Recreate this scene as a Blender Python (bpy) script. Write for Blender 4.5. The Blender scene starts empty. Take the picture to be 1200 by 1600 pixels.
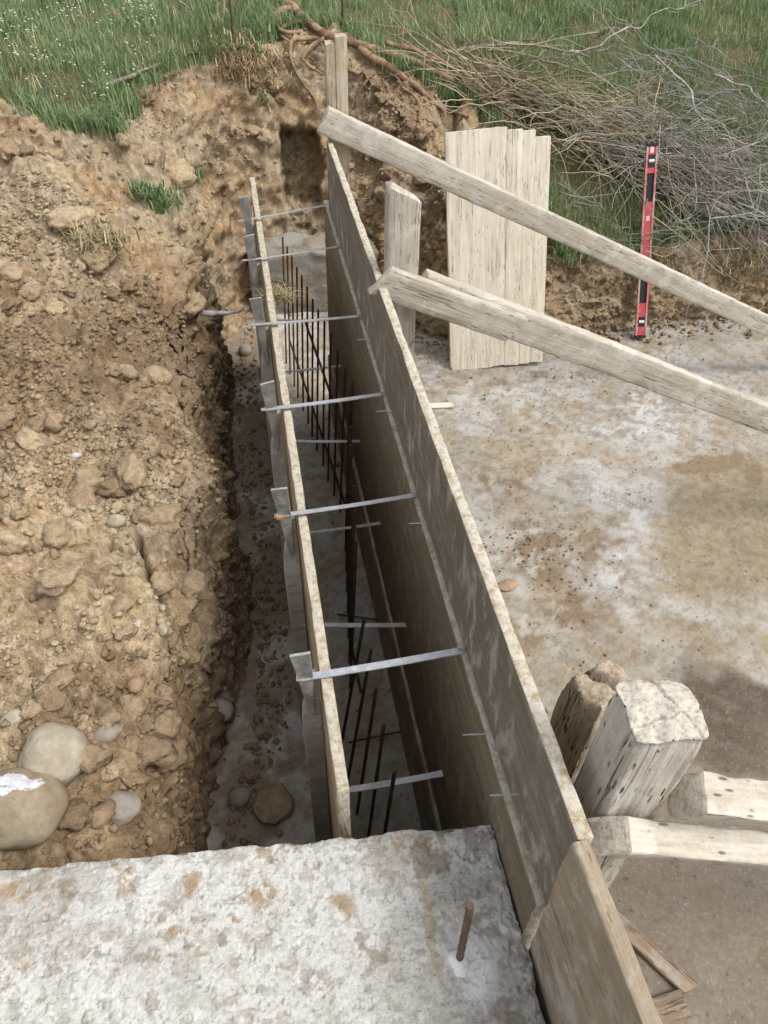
import bpy, bmesh, math, random
import numpy as np
from mathutils import Vector, Matrix
from mathutils.bvhtree import BVHTree
R_ = math.radians
random.seed(7); rng = np.random.default_rng(7)
scn = bpy.context.scene
COL = scn.collection

# ------------------------------------------------------------------ camera
F, CX, CY = 1200.0, 600.0, 800.0                       # focal length and centre, photo pixels
_vy = np.array([295-CX, CY+379, F]); _vn = np.array([575-CX, CY-2028, F])
_dy = _vy/np.linalg.norm(_vy); _dz = -_vn/np.linalg.norm(_vn)
_dz -= _dy*_dz.dot(_dy); _dz /= np.linalg.norm(_dz); _dx = np.cross(_dz, _dy)
if _dx[0] < 0: _dx = -_dx
RC = np.stack([_dx, _dy, _dz], 1)                      # world -> (right, up, forward)
CAM = np.array([0., 0., 2.69])
cd = bpy.data.cameras.new('camera'); cam = bpy.data.objects.new('camera', cd); COL.objects.link(cam)
cd.sensor_fit = 'HORIZONTAL'; cd.sensor_width = 36.0; cd.lens = 36.0*F/1200.0
cd.clip_start = 0.02; cd.clip_end = 500
m = Matrix.Identity(4)
rt, up, fw = RC[0], RC[1], RC[2]
for i in range(3):
    m[i][0] = rt[i]; m[i][1] = up[i]; m[i][2] = -fw[i]; m[i][3] = CAM[i]
cam.matrix_world = m
scn.camera = cam

# ------------------------------------------------------------------ sky, sun, exposure
SUN_EL, SUN_AZ = 58, 128          # azimuth clockwise from +Y
w = bpy.data.worlds.new('World'); scn.world = w; w.use_nodes = True
nt = w.node_tree; nt.nodes.clear()
sky = nt.nodes.new('ShaderNodeTexSky'); sky.sky_type = 'NISHITA'; sky.sun_disc = False
sky.sun_elevation = R_(SUN_EL); sky.sun_rotation = R_(SUN_AZ); sky.dust_density = 4.0; sky.air_density = 1.0
hs = nt.nodes.new('ShaderNodeHueSaturation'); hs.inputs['Saturation'].default_value = 0.25
bg = nt.nodes.new('ShaderNodeBackground'); bg.inputs['Strength'].default_value = 0.15
wo = nt.nodes.new('ShaderNodeOutputWorld')
nt.links.new(sky.outputs[0], hs.inputs['Color']); nt.links.new(hs.outputs[0], bg.inputs[0]); nt.links.new(bg.outputs[0], wo.inputs[0])
sl = bpy.data.lights.new('sun', 'SUN'); sl.energy = 1.2; sl.angle = R_(18); sl.color = (1.0, .975, .94)
so = bpy.data.objects.new('sun', sl); COL.objects.link(so)
sd = Vector((math.sin(R_(SUN_AZ))*math.cos(R_(SUN_EL)), math.cos(R_(SUN_AZ))*math.cos(R_(SUN_EL)), math.sin(R_(SUN_EL))))
so.rotation_euler = sd.to_track_quat('Z', 'Y').to_euler(); so.location = (3, -2, 8)
vs = scn.view_settings; vs.view_transform = 'Standard'; vs.look = 'None'; vs.gamma = 1.0; vs.use_curve_mapping = False
vs.exposure = 0.62
scn.render.engine = 'CYCLES'
scn.render.resolution_x = 768; scn.render.resolution_y = 1024

# ------------------------------------------------------------------ pixel helpers
def ray(px, py):
    d = np.array([px-CX, CY-py, F]); return RC.T @ d
def at(px, py, **k):
    d = ray(px, py); a, v = list(k.items())[0]; i = 'xyz'.index(a)
    return CAM + d*((v-CAM[i])/d[i])
def px_of(P):
    c = (np.asarray(P)-CAM) @ RC.T
    return np.stack([CX+F*c[..., 0]/c[..., 2], CY-F*c[..., 1]/c[..., 2]], -1)

# ------------------------------------------------------------------ noise
def _h(ix, iy, iz, s):
    with np.errstate(over='ignore'):
        n = (ix.astype(np.uint32)*np.uint32(374761393) + iy.astype(np.uint32)*np.uint32(668265263)
             + iz.astype(np.uint32)*np.uint32(2246822519) + np.uint32((s*3266489917) & 0xffffffff))
        n = (n ^ (n >> np.uint32(13)))*np.uint32(1274126177)
        n = n ^ (n >> np.uint32(16))
        n = (n*np.uint32(2654435761)) ^ (n >> np.uint32(15))
    return (n & np.uint32(0xffffff)).astype(np.float64)/16777215.0
def vnoise(p, s=0):
    i = np.floor(p).astype(np.int64); f = p-i; u = f*f*f*(f*(f*6-15)+10)
    r = 0
    for a in (0, 1):
        for b in (0, 1):
            for c in (0, 1):
                wgt = (u[:, 0] if a else 1-u[:, 0])*(u[:, 1] if b else 1-u[:, 1])*(u[:, 2] if c else 1-u[:, 2])
                r = r + wgt*_h(i[:, 0]+a, i[:, 1]+b, i[:, 2]+c, s)
    return r*2-1
def fbm(p, s=0, o=4, g=.5):
    r = 0; a = 1.0
    for k in range(o):
        r = r + a*vnoise(p*(2.03**k)+17.3*k, s+k); a *= g
    return r
def wcell(p, s=0):
    """random height per cell: sharp breaks between blocks of earth"""
    i = np.floor(p).astype(np.int64); best = np.full(len(p), 9.0); val = np.zeros(len(p))
    for a in (-1, 0, 1):
        for b in (-1, 0, 1):
            for c in (-1, 0, 1):
                j = i+np.array([a, b, c])
                q = j + np.stack([_h(j[:, 0], j[:, 1], j[:, 2], s+t) for t in (11, 23, 37)], 1)
                d = ((q-p)**2).sum(1); k = d < best; best = np.where(k, d, best); val = np.where(k, _h(j[:, 0], j[:, 1], j[:, 2], s+51), val)
    return val*2-1
def worley(p, s=0):
    i = np.floor(p).astype(np.int64); best = np.full(len(p), 9.0)
    for a in (-1, 0, 1):
        for b in (-1, 0, 1):
            for c in (-1, 0, 1):
                j = i+np.array([a, b, c])
                q = j + np.stack([_h(j[:, 0], j[:, 1], j[:, 2], s+t) for t in (11, 23, 37)], 1)
                d = ((q-p)**2).sum(1); best = np.minimum(best, d)
    return np.sqrt(best)

# ------------------------------------------------------------------ object helpers
def tag(o, label=None, cat=None, group=None, kind=None):
    if label: o['label'] = label
    if cat: o['category'] = cat
    if group: o['group'] = group
    if kind: o['kind'] = kind
    return o
def mesh(name, V, Fc, mat, parent=None, smooth=True, sharp=40):
    me = bpy.data.meshes.new(name)
    V = np.asarray(V, dtype=np.float32)
    if isinstance(Fc, np.ndarray):
        n, k = Fc.shape
        me.vertices.add(len(V)); me.vertices.foreach_set('co', V.ravel())
        me.loops.add(n*k); me.loops.foreach_set('vertex_index', Fc.astype(np.int32).ravel())
        me.polygons.add(n); me.polygons.foreach_set('loop_start', np.arange(0, n*k, k, dtype=np.int32))
        me.update(calc_edges=True)
    else:
        me.from_pydata(V.tolist(), [], [list(map(int, q)) for q in Fc]); me.update()
    if smooth:
        me.polygons.foreach_set('use_smooth', np.ones(len(me.polygons), dtype=bool))
        if sharp: me.set_sharp_from_angle(angle=R_(sharp))
    if mat: me.materials.append(mat)
    o = bpy.data.objects.new(name, me); COL.objects.link(o)
    if parent: o.parent = parent
    return o
def empty(name, loc=(0, 0, 0)):
    o = bpy.data.objects.new(name, None); COL.objects.link(o); o.matrix_world = Matrix.Translation(Vector(loc)); o.empty_display_size = .1
    return o
def frame(p0, xdir, updir):
    x = Vector(xdir).normalized(); z = Vector(updir); z = (z-x*z.dot(x)).normalized(); y = z.cross(x)
    M = Matrix.Identity(4)
    for i in range(3):
        M[i][0] = x[i]; M[i][1] = y[i]; M[i][2] = z[i]; M[i][3] = p0[i]
    return M
def beam_geo(L, w, t, seed=0, bev=.006, wob=.004, rough=.0015, seg=.03, e0=(0, 0), e1=(0, 0), taper=1.0, chip=.0):
    """timber along +X, width w on Z, thickness t on Y; e = end skew along (z, y); rounded arrises, worn edges"""
    nx = max(4, int(L/seg)); kw = max(2, int(w/.022)); kt = max(2, int(t/.022))
    b = min(bev, t*.3, w*.3)
    ring = []
    hy, hz = t/2, w/2
    zs = np.linspace(-hz+b, hz-b, kw+1); ys = np.linspace(-hy+b, hy-b, kt+1)
    for z in zs: ring.append((hy, z))
    ring.append((hy-b*.3, hz-b*.3))
    for y in ys[::-1]: ring.append((y, hz))
    ring.append((-hy+b*.3, hz-b*.3))
    for z in zs[::-1]: ring.append((-hy, z))
    ring.append((-hy+b*.3, -hz+b*.3))
    for y in ys: ring.append((y, -hz))
    ring.append((hy-b*.3, -hz+b*.3))
    ring = np.array(ring); k = len(ring)
    xs = np.concatenate([[0], np.linspace(b*.6, L-b*.6, nx), [L]])
    V = []
    for i, x in enumerate(xs):
        s = 1.0-(1-taper)*x/L
        q = ring*s
        if i in (0, len(xs)-1): q = q*(1-b*1.2/np.array([hy, hz]))
        fx = x/L
        X = x + (e0[0]*q[:, 1]+e0[1]*q[:, 0])*(1-fx) + (e1[0]*q[:, 1]+e1[1]*q[:, 0])*fx
        V.append(np.stack([X, q[:, 0], q[:, 1]], 1))
    nr = len(xs)
    V = np.concatenate(V)
    sd_ = np.array([seed*7.13, seed*3.7, seed*1.9])
    low = np.stack([np.zeros(len(V)), vnoise(V*[1.3, 0, 0]+sd_, 1), vnoise(V*[1.3, 0, 0]+sd_, 2)], 1)*wob
    edge = (np.abs(V[:, 1])/hy)**6*(np.abs(V[:, 2])/hz)**6
    ch = np.clip(fbm(V*[14, 30, 30]+sd_, 3, 2)-.15, 0, 1)
    rr = fbm(V*[18, 60, 60]+sd_, 5, 3)*rough
    dirn = np.stack([np.zeros(len(V)), V[:, 1]/hy, V[:, 2]/hz], 1)
    dirn /= np.maximum(np.linalg.norm(dirn, axis=1, keepdims=True), 1e-6)
    V = V+low+dirn*(rr-edge*ch*chip)[:, None]
    endm = np.exp(-V[:, 0]/.02)+np.exp(-(L-V[:, 0])/.02)
    V[:, 0] += endm*fbm(V*[5, 45, 45]+sd_, 9, 2)*.004
    Fc = []
    for i in range(nr-1):
        for j in range(k):
            a = i*k+j; c = i*k+(j+1) % k
            Fc.append((a, a+k, c+k, c))
    Fc.append(tuple(range(k))); Fc.append(tuple(range((nr-1)*k, nr*k))[::-1])
    return V, Fc
def beam(name, p0, p1, w, t, updir, mat, parent=None, **kw):
    p0 = Vector(p0); p1 = Vector(p1); L = (p1-p0).length
    V, Fc = beam_geo(L, w, t, **kw)
    o = mesh(name, V, Fc, mat, None, sharp=50)
    o.matrix_world = frame(p0, p1-p0, updir)
    if parent:
        o.parent = parent; o.matrix_parent_inverse = parent.matrix_world.inverted()
    return o
def box_geo(x0, x1, y0, y1, z0, z1):
    V = [(x, y, z) for x in (x0, x1) for y in (y0, y1) for z in (z0, z1)]
    return V, [(0, 1, 3, 2), (4, 6, 7, 5), (0, 4, 5, 1), (2, 3, 7, 6), (0, 2, 6, 4), (1, 5, 7, 3)]
def prism(outline, h, axis='z'):
    n = len(outline); V = [(x, y, 0) for x, y in outline]+[(x, y, h) for x, y in outline]
    Fc = [tuple(range(n))[::-1], tuple(range(n, 2*n))]+[(i, (i+1) % n, n+(i+1) % n, n+i) for i in range(n)]
    return V, Fc
def tubes(lines, sides=5):
    """lines: (pts Nx3, r0, r1) -> vertices, quads (numpy) with closed tips"""
    VV = []; FF = []; base = 0
    ang = np.arange(sides)*2*np.pi/sides; ca, sa = np.cos(ang), np.sin(ang)
    for pts, r0, r1 in lines:
        P = np.asarray(pts, float); n = len(P)
        T = np.gradient(P, axis=0); T /= np.maximum(np.linalg.norm(T, axis=1, keepdims=True), 1e-9)
        ref = np.array([0, 0, 1.0]) if abs(T[0, 2]) < .8 else np.array([1.0, 0, 0])
        A = np.cross(T, ref); A /= np.maximum(np.linalg.norm(A, axis=1, keepdims=True), 1e-9); B = np.cross(T, A)
        rad = np.linspace(r0, r1, n) if np.isscalar(r0) else np.asarray(r0)
        V = P[:, None, :]+rad[:, None, None]*(A[:, None, :]*ca[None, :, None]+B[:, None, :]*sa[None, :, None])
        V = V.reshape(-1, 3)
        V = np.concatenate([V, P[:1], P[-1:]])
        i, j = np.meshgrid(np.arange(n-1), np.arange(sides), indexing='ij'); jn = (j+1) % sides
        Q = np.stack([i*sides+j, (i+1)*sides+j, (i+1)*sides+jn, i*sides+jn], -1).reshape(-1, 4)
        c0 = n*sides; c1 = c0+1; js = np.arange(0, sides-1, 2)
        caps = []
        for jj in range(0, sides, 2):
            j1 = (jj+1) % sides; j2 = (jj+2) % sides if jj+1 < sides else j1
            if jj+1 >= sides: continue
            caps.append((c0, jj, j1, j2)); caps.append((c1, (n-1)*sides+j2, (n-1)*sides+j1, (n-1)*sides+jj))
        if caps: Q = np.concatenate([Q, np.array(caps)])
        VV.append(V); FF.append(Q+base); base += len(V)
    return np.concatenate(VV), np.concatenate(FF)
def ico(sub):
    bm = bmesh.new(); bmesh.ops.create_icosphere(bm, subdivisions=sub, radius=1.0)
    V = np.array([v.co[:] for v in bm.verts]); T = np.array([[v.index for v in f.verts] for f in bm.faces]); bm.free()
    return V, T
def rock_geo(seed, sub=2, rough=.22, lump=.25, flat=.75, round_=False):
    V, T = ico(sub); s = np.array([seed*5.1, seed*2.3, seed*9.7])
    d = lump*vnoise(V*1.1+s, 1)+rough*fbm(V*2.3+s, 4, 3)
    if not round_:
        d += .22*(worley(V*1.5+s, 3)-.5)
    V = V*(1+d)[:, None]
    V[:, 2] *= flat
    return V, T
def scatter_mesh(name, protos, P, S, ROT, mat, parent=None):
    VV = []; FF = []; base = 0
    for i in range(len(P)):
        V, T = protos[i % len(protos)]
        M = ROT[i]
        q = (V*S[i]) @ M.T + P[i]
        VV.append(q); FF.append(T+base); base += len(q)
    return mesh(name, np.concatenate(VV), np.concatenate(FF), mat, parent, smooth=False, sharp=0)
def randrot(tilt=.6):
    a, b, c = random.uniform(0, 6.28), random.uniform(-tilt, tilt), random.uniform(-tilt, tilt)
    return np.array((Matrix.Rotation(a, 3, 'Z') @ Matrix.Rotation(b, 3, 'X') @ Matrix.Rotation(c, 3, 'Y')))

# ------------------------------------------------------------------ node helpers
class G:
    def __init__(s, name):
        s.m = bpy.data.materials.new(name); s.m.use_nodes = True; s.t = s.m.node_tree; s.t.nodes.clear()
        s.out = s.n('ShaderNodeOutputMaterial'); s.b = s.n('ShaderNodeBsdfPrincipled')
        s.t.links.new(s.b.outputs[0], s.out.inputs[0])
    def n(s, ty, props=None, **inp):
        d = s.t.nodes.new(ty)
        for k, v in (props or {}).items(): setattr(d, k, v)
        for k, v in inp.items(): s.set(d.inputs[int(k[1:]) if k[0] == 'i' and k[1:].isdigit() else k], v)
        return d
    def set(s, sock, v):
        if isinstance(v, bpy.types.NodeSocket): s.t.links.new(v, sock)
        else: sock.default_value = v
    def obj(s): return s.n('ShaderNodeTexCoord').outputs['Object']
    def pos(s): return s.n('ShaderNodeNewGeometry').outputs['Position']
    def rnd(s): return s.n('ShaderNodeObjectInfo').outputs['Random']
    def attr(s, a): return s.n('ShaderNodeAttribute', {'attribute_name': a}).outputs['Fac']
    def mul(s, v, k): return s.n('ShaderNodeVectorMath', {'operation': 'MULTIPLY'}, i0=v, i1=k).outputs[0]
    def vadd(s, v, k): return s.n('ShaderNodeVectorMath', {'operation': 'ADD'}, i0=v, i1=k).outputs[0]
    def vscale(s, v, k):
        d = s.n('ShaderNodeVectorMath', {'operation': 'SCALE'}, i0=v); s.set(d.inputs['Scale'], k); return d.outputs[0]
    def ma(s, op, a, b=0.0, c=0.0, clamp=False): return s.n('ShaderNodeMath', {'operation': op, 'use_clamp': clamp}, i0=a, i1=b, i2=c).outputs[0]
    def noise(s, v, sc=5.0, det=4.0, ro=.55, dist=0.0, col=False):
        d = s.n('ShaderNodeTexNoise', None, Vector=v, Scale=sc, Detail=det, Roughness=ro, Distortion=dist)
        return d.outputs[1 if col else 0]
    def vor(s, v, sc=5.0, feat='F1', rnd=1.0):
        return s.n('ShaderNodeTexVoronoi', {'feature': feat}, Vector=v, Scale=sc, Randomness=rnd).outputs['Distance']
    def ramp(s, f, *st, interp='LINEAR'):
        d = s.n('ShaderNodeValToRGB'); e = d.color_ramp.elements; d.color_ramp.interpolation = interp
        while len(e) < len(st): e.new(.5)
        for q, (p, c) in zip(e, st):
            q.position = p; q.color = (c, c, c, 1) if not hasattr(c, '__len__') else (*c[:3], 1)
        s.set(d.inputs[0], f); return d.outputs[0]
    def sm(s, f, a, b):
        return s.n('ShaderNodeMapRange', {'interpolation_type': 'SMOOTHSTEP'}, i0=f, i1=a, i2=b, i3=0.0, i4=1.0).outputs[0]
    def mix(s, f, a, b, mode='MIX'):
        d = s.n('ShaderNodeMix', {'data_type': 'RGBA', 'blend_type': mode})
        s.set(d.inputs[0], f)
        for i, v in ((6, a), (7, b)): s.set(d.inputs[i], v if isinstance(v, bpy.types.NodeSocket) else (*v[:3], 1))
        return d.outputs[2]
    def bump(s, h, st=.5, dist=.01, nrm=None):
        d = s.n('ShaderNodeBump', None, Strength=st, Distance=dist, Height=h)
        if nrm: s.set(d.inputs['Normal'], nrm)
        return d.outputs[0]
    def fin(s, col, rough=.85, nrm=None, spec=.3, metal=0.0):
        s.set(s.b.inputs['Base Color'], col if isinstance(col, bpy.types.NodeSocket) else (*col[:3], 1)); s.set(s.b.inputs['Roughness'], rough)
        s.b.inputs['Specular IOR Level'].default_value = spec; s.set(s.b.inputs['Metallic'], metal)
        if nrm: s.set(s.b.inputs['Normal'], nrm)
        return s.m
    def blob(s, P, c, rad, warp=.25, soft=.25, sc=2.5):
        """soft-edged stain of its own shape round a fixed spot"""
        wv = s.vscale(s.vadd(s.noise(P, sc, 4, .6, col=True), (-.5, -.5, -.5)), warp*2)
        q = s.mul(s.vadd(s.vadd(P, wv), (-c[0], -c[1], -c[2])), (1/rad[0], 1/rad[1], 1/rad[2] if len(rad) > 2 else 0.0))
        ln = s.n('ShaderNodeVectorMath', {'operation': 'LENGTH'}, i0=q).outputs['Value']
        return s.ma('SUBTRACT', 1.0, s.sm(ln, 1-soft, 1+soft))

# ------------------------------------------------------------------ materials
def wood(name, light, dark, dirtc=(.30, .22, .14), dirt=.35, crack=.6, specks=.5, white=.0, gscale=1.0, bumpk=.6):
    g = G(name); P = g.obj()
    off = g.vscale((1.0, 1.0, 1.0), g.ma('MULTIPLY', g.rnd(), 37.0)); P = g.vadd(P, off)
    a = g.noise(g.mul(P, (1.2, 16*gscale, 16*gscale)), 2.2, 5, .6, .4)
    b = g.noise(g.mul(P, (3.0, 95*gscale, 95*gscale)), 2.0, 4, .65)
    grain = g.ma('ADD', g.ma('MULTIPLY', a, .55), g.ma('MULTIPLY', b, .45))
    col = g.mix(g.sm(grain, .34, .66), dark, light)
    big = g.noise(P, 3.5, 5, .6, .5)
    col = g.mix(g.ma('MULTIPLY', g.sm(big, .48, .72), dirt), col, dirtc)
    if white:
        wn = g.noise(P, 9.0, 6, .7, .3)
        col = g.mix(g.ma('MULTIPLY', g.sm(wn, .47, .63), white), col, (.66, .65, .61))
    cr = g.noise(g.mul(P, (.7, 30*gscale, 30*gscale)), 1.7, 3, .55, .15)
    line = g.ma('SUBTRACT', 1.0, g.sm(g.ma('ABSOLUTE', g.ma('SUBTRACT', cr, .5)), .0, .014))
    gate = g.sm(g.noise(g.mul(P, (1.5, 7, 7)), 2.0, 2), .50, .60)
    nx_ = g.n('ShaderNodeSeparateXYZ', None, i0=g.n('ShaderNodeTexCoord').outputs['Normal']).outputs[0]
    line = g.ma('MULTIPLY', g.ma('MULTIPLY', line, gate), g.ma('SUBTRACT', 1.0, g.sm(g.ma('ABSOLUTE', nx_), .3, .7)))
    col = g.mix(g.ma('MULTIPLY', line, crack), col, (.07, .05, .035))
    sp = g.vor(g.mul(P, (15, 85, 85)), 1.0)
    spm = g.ma('MULTIPLY', g.ma('SUBTRACT', 1.0, g.sm(sp, .15, .27)), g.sm(g.noise(P, 13, 3), .46, .58))
    endf = g.sm(g.ma('ABSOLUTE', nx_), .5, .8); spm = g.ma('MULTIPLY', spm, g.ma('SUBTRACT', 1.0, g.ma('MULTIPLY', endf, .85)))
    en = g.noise(P, 70, 5, .75); col = g.mix(g.ma('MULTIPLY', endf, .75), col, g.ramp(en, (.32, tuple(.55*x for x in dark)), (.5, tuple(.5*(x+y) for x, y in zip(light, dark))), (.68, light)))
    col = g.mix(g.ma('MULTIPLY', spm, specks), col, (.08, .06, .045))
    fine = g.noise(P, 140, 3, .7)
    col = g.mix(.18, col, g.ramp(fine, (.3, .25), (.7, .8)), 'OVERLAY')
    h = g.ma('SUBTRACT', g.ma('ADD', grain, g.ma('MULTIPLY', fine, .25)), g.ma('ADD', g.ma('MULTIPLY', line, .9), g.ma('MULTIPLY', spm, .7)))
    return g.fin(col, .88, g.bump(h, bumpk, .006), .2)
M = {}
M['pale'] = wood('pale_weathered_wood', (.56, .51, .425), (.36, .31, .24), (.33, .25, .17), .4, .75, .75, .35)
M['stake'] = wood('weathered_stake_wood', (.57, .525, .445), (.38, .33, .265), (.36, .28, .20), .35, .8, .8, .35, .7)
M['brace'] = wood('grey_plank_wood', (.54, .49, .405), (.34, .30, .24), (.33, .27, .19), .55, .85, .5, .4)
M['post'] = wood('tan_post_wood', (.55, .465, .34), (.35, .28, .19), (.22, .16, .10), .5, .8, .5, .2)
M['board'] = wood('pale_board_wood', (.72, .66, .55), (.52, .455, .35), (.46, .36, .21), .35, .95, .45, .35, 1.5)
M['plank'] = wood('tan_plank_wood', (.39, .315, .225), (.27, .215, .15), (.22, .17, .115), .5, .9, .55, .3)
M['scrap'] = wood('dark_scrap_wood', (.34, .26, .18), (.18, .13, .09), (.14, .10, .07), .5, .8, .4, .2)
M['battered'] = wood('battered_brown_wood', (.42, .31, .20), (.27, .19, .12), (.20, .14, .09), .5, .9, .8, .0, .9, .9)

def panel_mat(name, c1, c2, splash):
    g = G(name); P = g.obj()
    a = g.noise(g.mul(P, (1.0, 20, 20)), 2.0, 5, .6, .3); b = g.noise(g.mul(P, (4, 120, 120)), 1.6, 3, .6)
    col = g.mix(g.sm(g.ma('ADD', g.ma('MULTIPLY', a, .6), g.ma('MULTIPLY', b, .4)), .36, .64), c2, c1)
    big = g.noise(P, 2.4, 5, .65)
    col = g.mix(g.ma('MULTIPLY', g.sm(big, .42, .66), .6), col, (.17, .145, .11))
    # pale cement drips: tall smears of their own shape
    v = g.noise(g.mul(P, (20, 1, 8)), 1.0, 4, .65, .5)
    gate = g.sm(g.noise(g.mul(P, (2.2, 1, 3.2)), 1.3, 3), .40, .56)
    drip = g.ma('MULTIPLY', g.ma('MULTIPLY', g.sm(v, .48, .66), gate), splash)
    col = g.mix(drip, col, (.56, .53, .47))
    # edges of the panel: yellow spruce plies with cement on top
    sep = g.n('ShaderNodeSeparateXYZ', None, i0=g.n('ShaderNodeTexCoord').outputs['Normal'])
    edge = g.sm(g.ma('MAXIMUM', sep.outputs[2], g.ma('ABSOLUTE', sep.outputs[0])), .6, .8)
    en = g.noise(P, 48, 5, .75)
    ecol = g.ramp(en, (.28, (.24, .17, .09)), (.42, (.37, .31, .21)), (.52, (.47, .43, .35)), (.68, (.54, .51, .45)), (.8, (.36, .33, .27)))
    col = g.mix(edge, col, ecol)
    fine = g.noise(P, 160, 3, .7)
    col = g.mix(.2, col, g.ramp(fine, (.3, .2), (.7, .8)), 'OVERLAY')
    h = g.ma('ADD', g.ma('ADD', a, g.ma('MULTIPLY', b, .5)), g.ma('MULTIPLY', fine, .3))
    return g.fin(col, .8, g.bump(h, .45, .004), .25)
M['panel_up'] = panel_mat('upper_panel_wood', (.25, .215, .165), (.16, .135, .10), .5)
M['panel_lo'] = panel_mat('lower_panel_wood', (.25, .205, .13), (.145, .118, .075), .2)
M['panel_left'] = panel_mat('left_panel_wood', (.50, .38, .22), (.33, .25, .15), .3)

def concrete_block():
    g = G('rough_cast_concrete'); P = g.pos(); col = g.n('ShaderNodeVertexColor', {'layer_name': 'tint'}).outputs[0]
    n2 = g.noise(P, 120, 5, .72); n3 = g.noise(P, 330, 3, .7)
    col = g.mix(.5, col, g.ramp(n2, (.3, .25), (.7, .75)), 'OVERLAY')
    col = g.mix(g.ma('MULTIPLY', g.sm(n2, .62, .70), .6), col, (.25, .22, .18))
    pv = g.sm(g.noise(P, 95, 3, .6, .4), .30, .40)
    col = g.mix(g.ma('MULTIPLY', g.ma('SUBTRACT', 1.0, pv), .4), col, (.28, .245, .195))
    h = g.ma('ADD', g.ma('ADD', n2, g.ma('MULTIPLY', n3, .4)), g.ma('MULTIPLY', pv, .8))
    return g.fin(col, .92, g.bump(h, .65, .006), .2)
M['block'] = concrete_block()

def slab_mat():
    g = G('stained_footing_concrete'); P = g.pos(); col = g.n('ShaderNodeVertexColor', {'layer_name': 'tint'}).outputs[0]
    n3 = g.noise(P, 42, 5, .72); n2 = g.noise(P, 13, 4, .68)
    gate = g.attr('dirt')
    dots = g.ma('MULTIPLY', g.ma('SUBTRACT', 1.0, g.sm(g.vor(P, 30), .08, .30)), g.sm(n2, .44, .58))
    col = g.mix(g.ma('MULTIPLY', dots, g.ma('MULTIPLY', gate, .8)), col, (.10, .08, .06))
    sp2 = g.ma('MULTIPLY', g.sm(n3, .54, .66), g.sm(n2, .40, .60))
    col = g.mix(g.ma('MULTIPLY', sp2, g.ma('MULTIPLY', gate, .75)), col, (.14, .105, .07))
    n5 = g.noise(P, 95, 4, .75)
    col = g.mix(g.ma('MULTIPLY', g.sm(n5, .55, .68), .5), col, g.mix(.5, col, (.14, .11, .08)))
    col = g.mix(g.ma('MULTIPLY', g.sm(g.ma('SUBTRACT', 1.0, n5), .54, .68), .5), col, g.mix(.35, col, (.62, .60, .56)))
    col = g.mix(.35, col, g.ramp(n3, (.3, .25), (.7, .75)), 'OVERLAY')
    h = g.ma('ADD', g.ma('ADD', n2, g.ma('MULTIPLY', n3, .6)), g.ma('MULTIPLY', dots, .5))
    return g.fin(col, g.ramp(n2, (.35, .7), (.65, .92)), g.bump(h, .6, .008), .25)
M['slab'] = slab_mat()

def soil_mat(name, clod=False):
    g = G(name); P = g.pos()
    n3 = g.noise(P, 38, 5, .74); n4 = g.noise(P, 150, 3, .7)
    if clod:
        n1 = g.noise(P, 2.2, 3, .6)
        col = g.ramp(g.ma('ADD', g.ma('MULTIPLY', g.attr('tone'), .75), g.ma('MULTIPLY', n1, .25)), (.05, (.165, .115, .07)), (.35, (.295, .215, .135)), (.65, (.41, .315, .20)), (.95, (.52, .425, .295)))
    else:
        col = g.n('ShaderNodeVertexColor', {'layer_name': 'tint'}).outputs[0]
    col = g.mix(.55, col, g.ramp(n3, (.3, .2), (.7, .8)), 'OVERLAY')
    col = g.mix(.3, col, g.ramp(n4, (.3, .25), (.7, .75)), 'OVERLAY')
    h = g.ma('ADD', g.ma('MULTIPLY', n3, 1.0), g.ma('MULTIPLY', n4, .4))
    return g.fin(col, .95, g.bump(h, .9, .014), .1)
M['soil'] = soil_mat('excavated_soil'); M['clod'] = soil_mat('soil_clod', True)

def rock_mat(name, c1, c2, stain=None, white=None):
    g = G(name); P = g.obj()
    n1 = g.noise(P, 3, 5, .6, .4); n2 = g.noise(P, 30, 5, .65)
    col = g.mix(g.sm(n1, .35, .65), c1, c2)
    if stain: col = g.mix(g.ma('MULTIPLY', g.sm(g.noise(g.vadd(P, (4, 2, 1)), 2.2, 4, .6, .5), .52, .64), .7), col, stain)
    if white:
        k = g.sm(g.ma('ADD', g.blob(P, white[0], white[1], .04, .3, 22), g.ma('MULTIPLY', g.ma('SUBTRACT', g.noise(P, 60, 4, .7), .5), .6)), .35, .6)
        k = g.ma('MULTIPLY', k, g.sm(g.noise(g.mul(P, (40, 160, 60)), 1.0, 3, .7), .30, .46)); col = g.mix(k, col, (.60, .60, .63))
    col = g.mix(.45, col, g.ramp(n2, (.3, .25), (.7, .75)), 'OVERLAY')
    zc = g.n('ShaderNodeSeparateXYZ', None, i0=P).outputs[2]
    mud = g.ma('SUBTRACT', 1.0, g.sm(g.ma('ADD', zc, g.ma('MULTIPLY', g.ma('SUBTRACT', n1, .5), .12)), -.012, .012)); col = g.mix(g.ma('MULTIPLY', mud, .75), col, (.30, .215, .13))
    mot = g.noise(g.vadd(P, (3, 5, 8)), 14, 6, .7, .5); col = g.mix(g.ma('MULTIPLY', g.sm(mot, .48, .66), .35), col, (.26, .21, .15))
    n6 = g.noise(P, 110, 4, .7); col = g.mix(g.ma('MULTIPLY', g.sm(n6, .56, .70), .5), col, (.20, .15, .10))
    return g.fin(col, .85, g.bump(g.ma('ADD', n2, g.ma('MULTIPLY', n6, .5)), .5, .006), .2)
M['boulder'] = rock_mat('beige_boulder', (.32, .275, .20), (.42, .38, .30), (.31, .21, .11))
M['painted'] = rock_mat('brown_boulder_white_paint', (.25, .20, .13), (.34, .29, .21), (.24, .17, .10), ((.0, .028, .075), (.075, .026)))
M['cobble'] = rock_mat('grey_cobble', (.25, .225, .185), (.36, .33, .28))
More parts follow.
